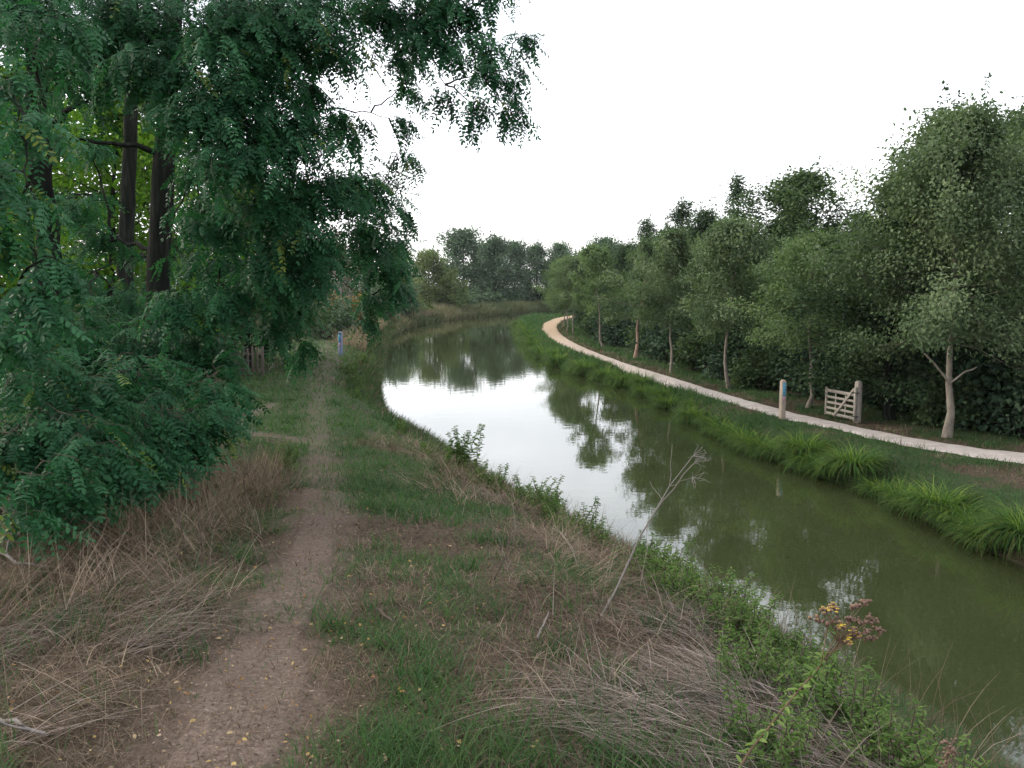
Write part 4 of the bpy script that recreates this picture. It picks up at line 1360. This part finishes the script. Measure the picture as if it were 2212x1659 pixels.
WGp = 'leafy weeds along the near bank edge'
w0 = make_weed(111, 'bushy green weed at the bank edge just left of the dead stalk', (1.2, 7.5, gz(1.2, 7.5)), .36, 15, .055)
w1 = make_weed(112, 'spindly dark weed silhouetted against the white reflection, tallest on the bank edge', (-.72, 12.1, gz(-.72, 12.1)), .72, 12, .085)
w2 = make_weed(113, 'lush light green weed at the bottom edge, right of the lying hay', (1.5, 3.25, gz(1.5, 3.25)), .33, 22, .048)
for w_ in (w0, w1, w2):
    w_['group'] = WGp
FRINGE = 'green weed in the unbroken leafy fringe along the bank edge between dead stalk and ragwort'
FARFR = 'dark weed in the leafy fringe edging the white reflection beyond the dead stalk'
for s, x, y, rz, sc, lab in (
        (w2, 0.93, 3.2, 1, .8, 'low green weed beside the ragwort stem'),
        (w2, 1.44, 3.75, 2, 1.0, 'yellowish green weed above the lower right corner, right of the ragwort'),
        (w2, 1.5, 4.2, 4, 1.0, 'green weed with arching tips right of the ragwort flowers, against the water'),
        (w0, 1.4, 4.75, 3, .8, 'green weed directly under the ragwort flowers'),
        (w2, 1.13, 4.0, 2.5, .9, 'green weed left of the ragwort stem at the rim of the lying hay'),
        (w0, 1.38, 5.3, 4, .8, FRINGE), (w2, 1.3, 5.7, 1, 1.1, FRINGE), (w0, 1.26, 6.1, 5, .8, FRINGE), (w2, 1.18, 6.6, 2, 1.15, FRINGE), (w0, 1.06, 7.0, 0, .85, FRINGE),
        (w2, 1.53, 6.0, 3, 1.1, FRINGE), (w0, 1.63, 5.2, 1.4, .8, FRINGE), (w2, 1.4, 7.0, 3, 1.1, FRINGE),
        (w0, 0.76, 8.1, 2.2, .95, FARFR), (w2, 0.62, 8.6, 5, 1.3, FARFR), (w1, 0.44, 9.1, 1, .55, FARFR), (w0, 0.46, 9.6, 2, 1.0, FARFR), (w2, 0.3, 10.3, 2, 1.5, FARFR), (w0, 0.1, 10.7, 4, .9, FARFR), (w2, -0.2, 11.3, 4, 1.3, FARFR),
        (w1, 0.38, 10.1, 3, .62, 'airy feathery weed drooping over the white reflection right of the spindly dark one'),
        (w0, -0.5, 12.3, 1.9, 1.0, 'bushy weed at the foot of the spindly dark one'),
        (w2, 1.25, 4.9, 1, 1.0, FRINGE), (w2, 1.05, 5.6, 2, .9, FRINGE), (w2, 1.5, 4.5, 5, 1.1, FRINGE), (w2, .95, 6.4, 0, 1.0, FRINGE), (w2, 1.45, 3.5, 0, 1.0, FRINGE),
        (w0, -1.5, 14.5, 4, 1.1, 'low weed on the bank edge left of the spindly dark one'),
        (w1, -2.4, 18.6, 5, .6, 'small weed on the near bank edge halfway to the blue post'),
        (w0, -4.6, 26.5, 1, 1.6, 'bushy weed on the bank edge at the leftmost bulge of the white reflection'),
        (w0, -6.0, 34, 2, 2.0, 'dull brown green weed mound below the blue post'),
        (w0, -6.9, 37, 2.6, 2.1, 'weed mound right of the blue post at the water'),
        (w0, -7.6, 45, 3.6, 2.4, 'weed mound behind the blue post at the water'),
        (w0, -3.1, 11.8, 3, .95, 'round weed clump on the left of the trodden path, beside its fork'),
        (w0, -2.75, 10.6, .5, .75, 'small weed clump left of the trodden path before its fork')):
    dup(s, (x, y, gz(x, y)), rz, sc, lab, 'weeds fringing the bank edge' if lab in (FRINGE, FARFR) else WGp)

# ------------------------------------------------------------------ ragwort
base = at(1560, 1800, 2.7)
base[2] = gz(base[0], base[1])
r = thing('ragwort', 'leaning ragwort with reddish stem, yellow flowers and brown seed heads over the water', 'wildflower', tuple(base))
q = np.random.default_rng(121)
S0 = np.array([base, at(1600, 1650, 2.75), at(1700, 1520, 2.85), at(1770, 1440, 2.95), at(1812, 1390, 3.0)]) - base
tt_ = np.linspace(0, 1, 14)
stem = np.stack([np.interp(tt_, np.linspace(0, 1, 5), S0[:, j]) for j in range(3)], 1) + q.normal(0, .002, (14, 3))
T = Tubes()
T.add(stem, np.linspace(.005, .0028, 14), 6)
heads = []
for u, v, Yd, ye in ((1785, 1320, 3.0, 1), (1800, 1345, 3.02, 0), (1815, 1352, 2.98, 1), (1850, 1372, 3.0, 1), (1862, 1345, 3.05, 0), (1885, 1335, 3.05, 0), (1850, 1310, 3.08, 0), (1870, 1300, 3.08, 0),
                     (1890, 1360, 3.05, 0), (1838, 1335, 3.05, 0), (1800, 1312, 3.03, 1), (1878, 1380, 3.02, 0), (1835, 1385, 2.98, 1), (1770, 1340, 3.0, 2), (1870, 1365, 3.0, 0), (1840, 1360, 3.0, 2)):
    p = at(u, v, Yd) - base
    st = stem[q.integers(10, 14)]
    T.add(curve(st, p, .01, 4, .003, q), [.0025, .0022, .0018, .0016], 4)
    heads.append((p, ye))
T.build('stem', M['redstem'], r)
OCT = np.array([(1, 0, 0), (0, 1, 0), (-1, 0, 0), (0, -1, 0), (0, 0, 1), (0, 0, -1.2)], float)
OCF = np.array([(0, 1, 4), (1, 2, 4), (2, 3, 4), (3, 0, 4), (1, 0, 5), (2, 1, 5), (3, 2, 5), (0, 3, 5)])
for p, ye in heads:
    YC, YA, BC = [], [], []
    for k in range(11):
        c = p + q.normal(0, .011, 3) * np.array([1, 1, .6])
        BC.append(c)
        if ye == 1 or (ye == 2 and k < 3):
            for a in np.linspace(0, 2 * PI, 8)[:-1]:
                YC.append(c + np.array([0, 0, .004]))
                YA.append((math.cos(a), math.sin(a) * .9, .15))
    BC = np.array(BC)
    V, F = instance(OCT, OCF, frames(q.normal(0, 1, (len(BC), 3)), q.normal(0, 1, (len(BC), 3))), q.uniform(.005, .010, len(BC)), BC)
    sh = build('seed_head', V, F, M['brownhead'], r)
    if YC:
        YC, YA = np.array(YC), np.array(YA)
        V, F = instance(LEAF6, LEAF6F, frames(YA, np.tile([0, -.3, 1.0], (len(YC), 1))), np.tile([.0068, .0034, .004], (len(YC), 1)), YC)
        build('yellow_florets', V, F, M['yellow'], sh)
LC, LA, LS = [], [], []
for f in np.linspace(.25, .92, 34):
    p = np.array([np.interp(f, tt_, stem[:, j]) for j in range(3)])
    for _ in range(3):
        a = q.uniform(0, 2 * PI)
        LC.append(p)
        LA.append((math.cos(a), math.sin(a), q.uniform(-.7, .5)))
        LS.append(q.uniform(.02, .05))
LC, LA, LS = np.array(LC), np.array(LA), np.array(LS)
V, F = instance(LEAF6, LEAF6F, frames(LA, np.tile([0, 0, 1.0], (len(LC), 1)) + q.normal(0, .4, (len(LC), 3))), np.stack([LS, LS * .35, LS], 1), LC)
build('leaves', V, F, M['weed'], r, tint=q.uniform(.3, 1, len(F)))

# second withered stem at the lower right corner
base = at(2000, 1730, 2.6)
base[2] = gz(base[0], base[1])
r = thing('withered_stalk', 'short withered brown flower stalk in the lower right corner', 'dead plant', tuple(base))
T = Tubes()
p1 = at(2052, 1606, 2.75) - base
pts = curve((0, 0, 0), p1, .02, 8, .004, q)
T.add(pts, np.linspace(.005, .003, 8), 5)
T.build('stem', M['redstem'], r)
BC = np.array([pts[-1] * (1 - f) + pts[-4] * f for f in q.random(120)]) + q.normal(0, .012, (120, 3))
V, F = instance(OCT, OCF, frames(q.normal(0, 1, (120, 3)), q.normal(0, 1, (120, 3))), q.uniform(.003, .007, 120), BC)
build('seed_head', V, F, M['brownhead'], r)

# ------------------------------------------------------------------ dead stalk leaning over the water
b0_ = at(1278, 1390, 4.65)
b0_[2] = gz(b0_[0], b0_[1])
r = thing('dead_stalk', 'long pale dead umbel stalk leaning out in front of the canal', 'dead plant', tuple(b0_))
T = Tubes()
pix = [(1278, 1392, 4.65), (1330, 1275, 4.7), (1382, 1160, 4.75), (1412, 1110, 4.78), (1446, 1050, 4.8), (1497, 985, 4.85)]
P_ = np.array([at(*a) for a in pix]) - b0_
P_[0] = (0, 0, -.05)
T.add(P_, [.006, .0055, .0048, .004, .0028, .002], 7)
for (a, b, ra) in (((1412, 1110, 4.78), (1500, 1000, 4.7), .0035), ((1446, 1050, 4.8), (1452, 960, 4.85), .002), ((1400, 1130, 4.77), (1394, 1180, 4.7), .002),
                   ((1430, 1080, 4.8), (1404, 1040, 4.9), .0017), ((1446, 1050, 4.8), (1495, 1032, 4.7), .002)):
    T.add(curve(at(*a) - b0_, at(*b) - b0_, .005, 5, .004, q), np.linspace(ra, ra * .6, 5), 5)
T.build('stem', M['greystick'], r)
for (u, v, Yd) in ((1497, 985, 4.85), (1500, 1000, 4.7), (1495, 1032, 4.7)):
    T = Tubes()
    c = at(u, v, Yd) - b0_
    for k in range(11):
        e = c + np.array([q.uniform(-.01, .085), q.uniform(-.05, .05), q.uniform(-.03, .05)])
        T.add(curve(c, e, .004, 3, 0, q), [.0013, .001, .0008], 3)
        T.add(curve(e, e + q.normal(0, .014, 3), 0, 3), [.0012, .0016, .0012], 3)
    T.build('umbel', M['greystick'], r)


def stick(name, label, cat, pts, rad, mat, twigs=0):
    pts = np.asarray(pts, float)
    b = pts[0].copy()
    o_ = None
    T = Tubes()
    k = 7
    t = np.linspace(0, 1, k)
    pp = np.stack([np.interp(t, np.linspace(0, 1, len(pts)), pts[:, j]) for j in range(3)], 1) - b
    L = np.linalg.norm(pp[-1])
    pp[1:-1] += q.normal(0, .012 * L, (k - 2, 3))
    T.add(pp, np.linspace(rad, rad * .5, k), 6, .08)
    for j in range(twigs):
        i = q.integers(2, k - 1)
        T.add(curve(pp[i], pp[i] + q.normal(0, .14 * L, 3) + np.array([0, 0, .05 * L]), 0, 4, .01 * L, q), [rad * .5, rad * .4, rad * .3, rad * .2], 4)
    o_ = T.build(name, mat, None)
    o_.location = b
    return tag(o_, label, cat)


def gpt(u, v, Y, dz=.01):
    p = at(u, v, Y)
    return np.array([p[0], p[1], gz(p[0], p[1]) + dz])


stick('dark_twig', 'dark bent twig standing up out of the dry grass right of the green strip', 'twig', [gpt(1060, 1290, 5.3, -.03), at(1098, 1192, 5.3), at(1103, 1140, 5.35)], .006, M['twig'])
stick('fallen_stick', 'short dark stick lying at the edge of the trodden path', 'stick', [gpt(815, 1370, 4.7, .02), gpt(852, 1412, 4.45, .03)], .010, M['twig'])
stick('fallen_branch', 'grey fallen branch lying in dry grass at the lower left edge', 'stick', [gpt(-40, 1590, 3.35, .06), gpt(100, 1640, 3.1, .09)], .012, M['greystick'], 2)
stick('fallen_branch', 'grey forked dead branch on the ground at the left edge under the sapling thicket', 'stick', [gpt(-20, 1225, 5.6, .10), gpt(40, 1268, 5.1, .12), gpt(120, 1250, 5.2, .06)], .014, M['greystick'], 2)
stick('fallen_branch', 'dark log end showing in the dry grass below the sapling thicket', 'stick', [gpt(125, 1180, 5.9, .06), gpt(190, 1165, 6.0, .07)], .022, M['greystick'])
stick('dead_weed', 'pale split stem lying near the base of the dead stalk', 'stick', [gpt(1160, 1420, 4.3, .02), gpt(1185, 1385, 4.5, .10)], .006, M['greystick'])
for u, v, Yd, h, lab in ((372, 1225, 5.6, .42, 'dark dead weed stem, left one of the group in the verge'), (405, 1240, 5.5, .55, 'tallest dark dead weed stem of the group in the verge'),
                         (438, 1230, 5.6, .40, 'dark dead weed stem, right one of the group in the verge'), (530, 1062, 7.6, .55, 'lone dark seed stalk beside the sapling thicket')):
    p = gpt(u, v, Yd, -.02)
    stick('dead_weed', lab, 'dead plant', [p, p + np.array([q.normal(0, .03), q.normal(0, .03), h * .6]), p + np.array([q.normal(0, .05), q.normal(0, .05), h])], .0055, M['twig'], 2)

# ------------------------------------------------------------------ posts, gate, fence
def post(name, label, loc, rotz, w, h, mat, parts=()):
    r = thing(name, label, 'post', loc, rotz)
    V = []
    hw = w / 2
    e = .012
    for z, s in ((-.25, 1), (h - .05, 1), (h, .62)):
        for a, b in ((hw - e, -hw), (hw, -hw + e), (hw, hw - e), (hw - e, hw), (-hw + e, hw), (-hw, hw - e), (-hw, -hw + e), (-hw + e, -hw)):
            V.append((a * s, b * s, z))
    V.append((0, 0, h + .012))
    F = [(r_ * 8 + j, r_ * 8 + (j + 1) % 8, r_ * 8 + 8 + (j + 1) % 8, r_ * 8 + 8 + j) for r_ in range(2) for j in range(8)]
    build('shaft', V, [np.array(F), np.array([(16 + j, 16 + (j + 1) % 8, 24) for j in range(8)])], mat, r)
    return r


def plate(name, x, y0, y1, z0, z1, t, mat, parent, face='-y'):
    """a thin bevelled plate fixed on a post's face"""
    B = Boxes()
    if face == '-y':
        B.bar((x, (y0 + y1) / 2, z0), (x, (y0 + y1) / 2, z1), abs(y1 - y0), t, (0, 1, 0) if False else (1, 0, 0), .002)
    return B.build(name, mat, parent)


px, py = 7.62 * KB, 24.77 * KB
wp = post('waymark_post', 'square timber waymark post with blue plate standing on the canal side of the gravel path', (px, py, gz(px, py)), math.radians(15), .15, 1.2, M['oak'])


def face_plate(name, parent, hw, x0, x1, z0, z1, t, mat):
    """plate on the post's -y face"""
    B = Boxes()
    B.bar(((x0 + x1) / 2, -hw - t / 2, z0), ((x0 + x1) / 2, -hw - t / 2, z1), t, x1 - x0, (1, 0, 0), .0015)
    return B.build(name, mat, parent)


sp = face_plate('sign_plate', wp, .075, -.052, .052, .72, 1.12, .006, M['bluepaint'])
for z in (1.035, .945, .855, .775):
    face_plate('lettering', sp, .081, -.036, .036 - (.02 if z < .9 else 0), z, z + .026, .003, M['palemark'])
face_plate('emblem_plate', wp, .075, -.048, .048, .56, .70, .005, M['pinkpaint'])

bx, by = -8.52, 44.0
bp_ = post('blue_post', 'blue grey painted marker post on the near bank by the left path', (bx, by, gz(bx, by)), math.radians(-20), .17, 1.2, M['slate'])
face_plate('sign_plate', bp_, .085, -.06, .06, .7, 1.1, .006, M['bluepaint'])
face_plate('emblem_plate', bp_, .085, -.05, .05, .5, .62, .005, M['pinkpaint'])

gx, gy = 9.46 * KB, 24.06 * KB
gpost = post('gate_post', 'timber gate post carrying the open field gate', (gx, gy, gz(gx, gy)), math.radians(22), .16, 1.24, M['greywood'])
face_plate('warning_plate', gpost, .08, -.035, .035, 1.0, 1.08, .004, M['pinkpaint'])
e0 = np.array([9.36, 23.95]) * KB
e1 = np.array([9.0, 25.2]) * KB
gzv = gz(*e0)
fg = thing('field_gate', 'small open five barred timber field gate hung on its post', 'gate', (e0[0], e0[1], gzv))
d2 = np.append(e1 - e0, 0)
LG = np.linalg.norm(d2)
d2 /= LG
nn = np.array([-d2[1], d2[0], 0])
if nn[0] > 0:
    nn = -nn


def gp_(s, z, o_=0.0):
    return d2 * s * LG + nn * o_ + np.array([0, 0, z])


Boxes().bar(gp_(.02, .05), gp_(.02, 1.06), .07, .07, nn).build('stile', M['greywood'], fg)
Boxes().bar(gp_(1.0, .07), gp_(1.0, .93), .055, .06, nn).build('stile', M['greywood'], fg)
for z, hh in ((.13, .085), (.30, .07), (.47, .07), (.64, .07), (.83, .095)):
    Boxes().bar(gp_(.05, z), gp_(.98, z), .024, hh).build('bar', M['greywood'], fg)
Boxes().bar(gp_(.70, .08, .026), gp_(.06, 1.0, .026), .075, .022, nn).build('brace', M['greywood'], fg)
for s in (.36, .70):
    Boxes().bar(gp_(s, .09, -.026), gp_(s, .87, -.026), .05, .022, nn).build('upright', M['greywood'], fg)
for z in (.2, .9):
    Boxes().bar(gp_(-.06, z, .0), gp_(.12, z, .0), .09, .03).build('hinge', M['iron'], fg)

fx, fy = -9.2, 30.0
ff = thing('picket_fence', 'small weathered picket fence half hidden by locust leaves in the grassy clearing', 'fence', (fx, fy, gz(fx, fy)))
for k in range(8):
    X0 = -.56 + k * .16
    Boxes().bar((X0, 0, .02), (X0, 0, 1.02 + .03 * math.sin(k * 2.3)), .07, .022, (0, 1, 0), .004).build('picket', M['darkwood'], ff)
for z in (.25, .78):
    Boxes().bar((-.68, .032, z), (.68, .032, z), .03, .07).build('rail', M['darkwood'], ff)
for X0 in (-.72, .72):
    Boxes().bar((X0, .06, -.2), (X0, .06, 1.1), .09, .09, (0, 1, 0)).build('fence_post', M['darkwood'], ff)

# ------------------------------------------------------------------ sky and light
SUN_EL, SUN_AZ = 28, -72          # degrees; azimuth measured from straight ahead, negative to the left
wld = bpy.data.worlds.new('World')
scene.world = wld
wld.use_nodes = True
nt = wld.node_tree
bg = nt.nodes['Background']
sky = nt.nodes.new('ShaderNodeTexSky')
sky.sky_type = 'NISHITA'
sky.sun_disc = False
sky.sun_elevation = math.radians(SUN_EL)
sky.sun_rotation = math.radians(SUN_AZ)
sky.dust_density = 2.5
sky.air_density = 1.0
tc = nt.nodes.new('ShaderNodeTexCoord')
mp = nt.nodes.new('ShaderNodeMapping')
mp.inputs['Scale'].default_value = (1.2, 1.2, 4.0)
nt.links.new(tc.outputs['Generated'], mp.inputs['Vector'])
cl = noise(nt, 1.6, 5, .55, mp.outputs['Vector'])
fac = nt.nodes.new('ShaderNodeMapRange')
fac.inputs['From Min'].default_value = .35
fac.inputs['From Max'].default_value = .65
fac.inputs['To Min'].default_value = .35
fac.inputs['To Max'].default_value = .80
nt.links.new(cl, fac.inputs['Value'])
nt.links.new(mixc(nt, fac.outputs[0], sky.outputs['Color'], (14.0, 14.0, 14.4)), bg.inputs['Color'])
bg.inputs['Strength'].default_value = .12

sun_d = bpy.data.lights.new('sun', 'SUN')
sun_d.energy = 1.6
sun_d.angle = math.radians(25)
sun_d.color = (1.0, .91, .78)
sun = bpy.data.objects.new('sun', sun_d)
COL.objects.link(sun)
a, e = math.radians(SUN_AZ), math.radians(SUN_EL)
to_sun = Vector((math.sin(a) * math.cos(e), math.cos(a) * math.cos(e), math.sin(e)))
sun.rotation_euler = (-to_sun).to_track_quat('-Z', 'Y').to_euler()
sun.location = to_sun * 100

scene.view_settings.view_transform = 'Standard'
scene.view_settings.look = 'None'
scene.view_settings.gamma = 1
scene.view_settings.exposure = .78
cy = scene.cycles
cy.use_denoising = True
cy.max_bounces = 6
cy.diffuse_bounces = 3
cy.glossy_bounces = 3
cy.transmission_bounces = 3
cy.use_adaptive_sampling = True
cy.adaptive_threshold = .02
cy.sample_clamp_indirect = 8

# ------------------------------------------------------------------ evening air
hz = build('haze', [(-420, -60, -4), (420, -60, -4), (420, 420, -4), (-420, 420, -4), (-420, -60, 22), (420, -60, 22), (420, 420, 22), (-420, 420, 22)],
           np.array([(0, 3, 2, 1), (4, 5, 6, 7), (0, 1, 5, 4), (1, 2, 6, 5), (2, 3, 7, 6), (3, 0, 4, 7)]), bpy.data.materials.new('evening_air'))
hm = hz.data.materials[0]
hm.use_nodes = True
hm.node_tree.nodes.remove(hm.node_tree.nodes['Principled BSDF'])
pv = hm.node_tree.nodes.new('ShaderNodeVolumePrincipled')
pv.inputs['Color'].default_value = (.86, .92, 1.0, 1)
pv.inputs['Density'].default_value = .00012
pv.inputs['Anisotropy'].default_value = .3
hm.node_tree.links.new(pv.outputs[0], hm.node_tree.nodes['Material Output'].inputs['Volume'])
hz['kind'] = 'stuff'
tag(hz, 'thin pale evening haze softening the far trees', 'haze')
cy.volume_bounces = 0
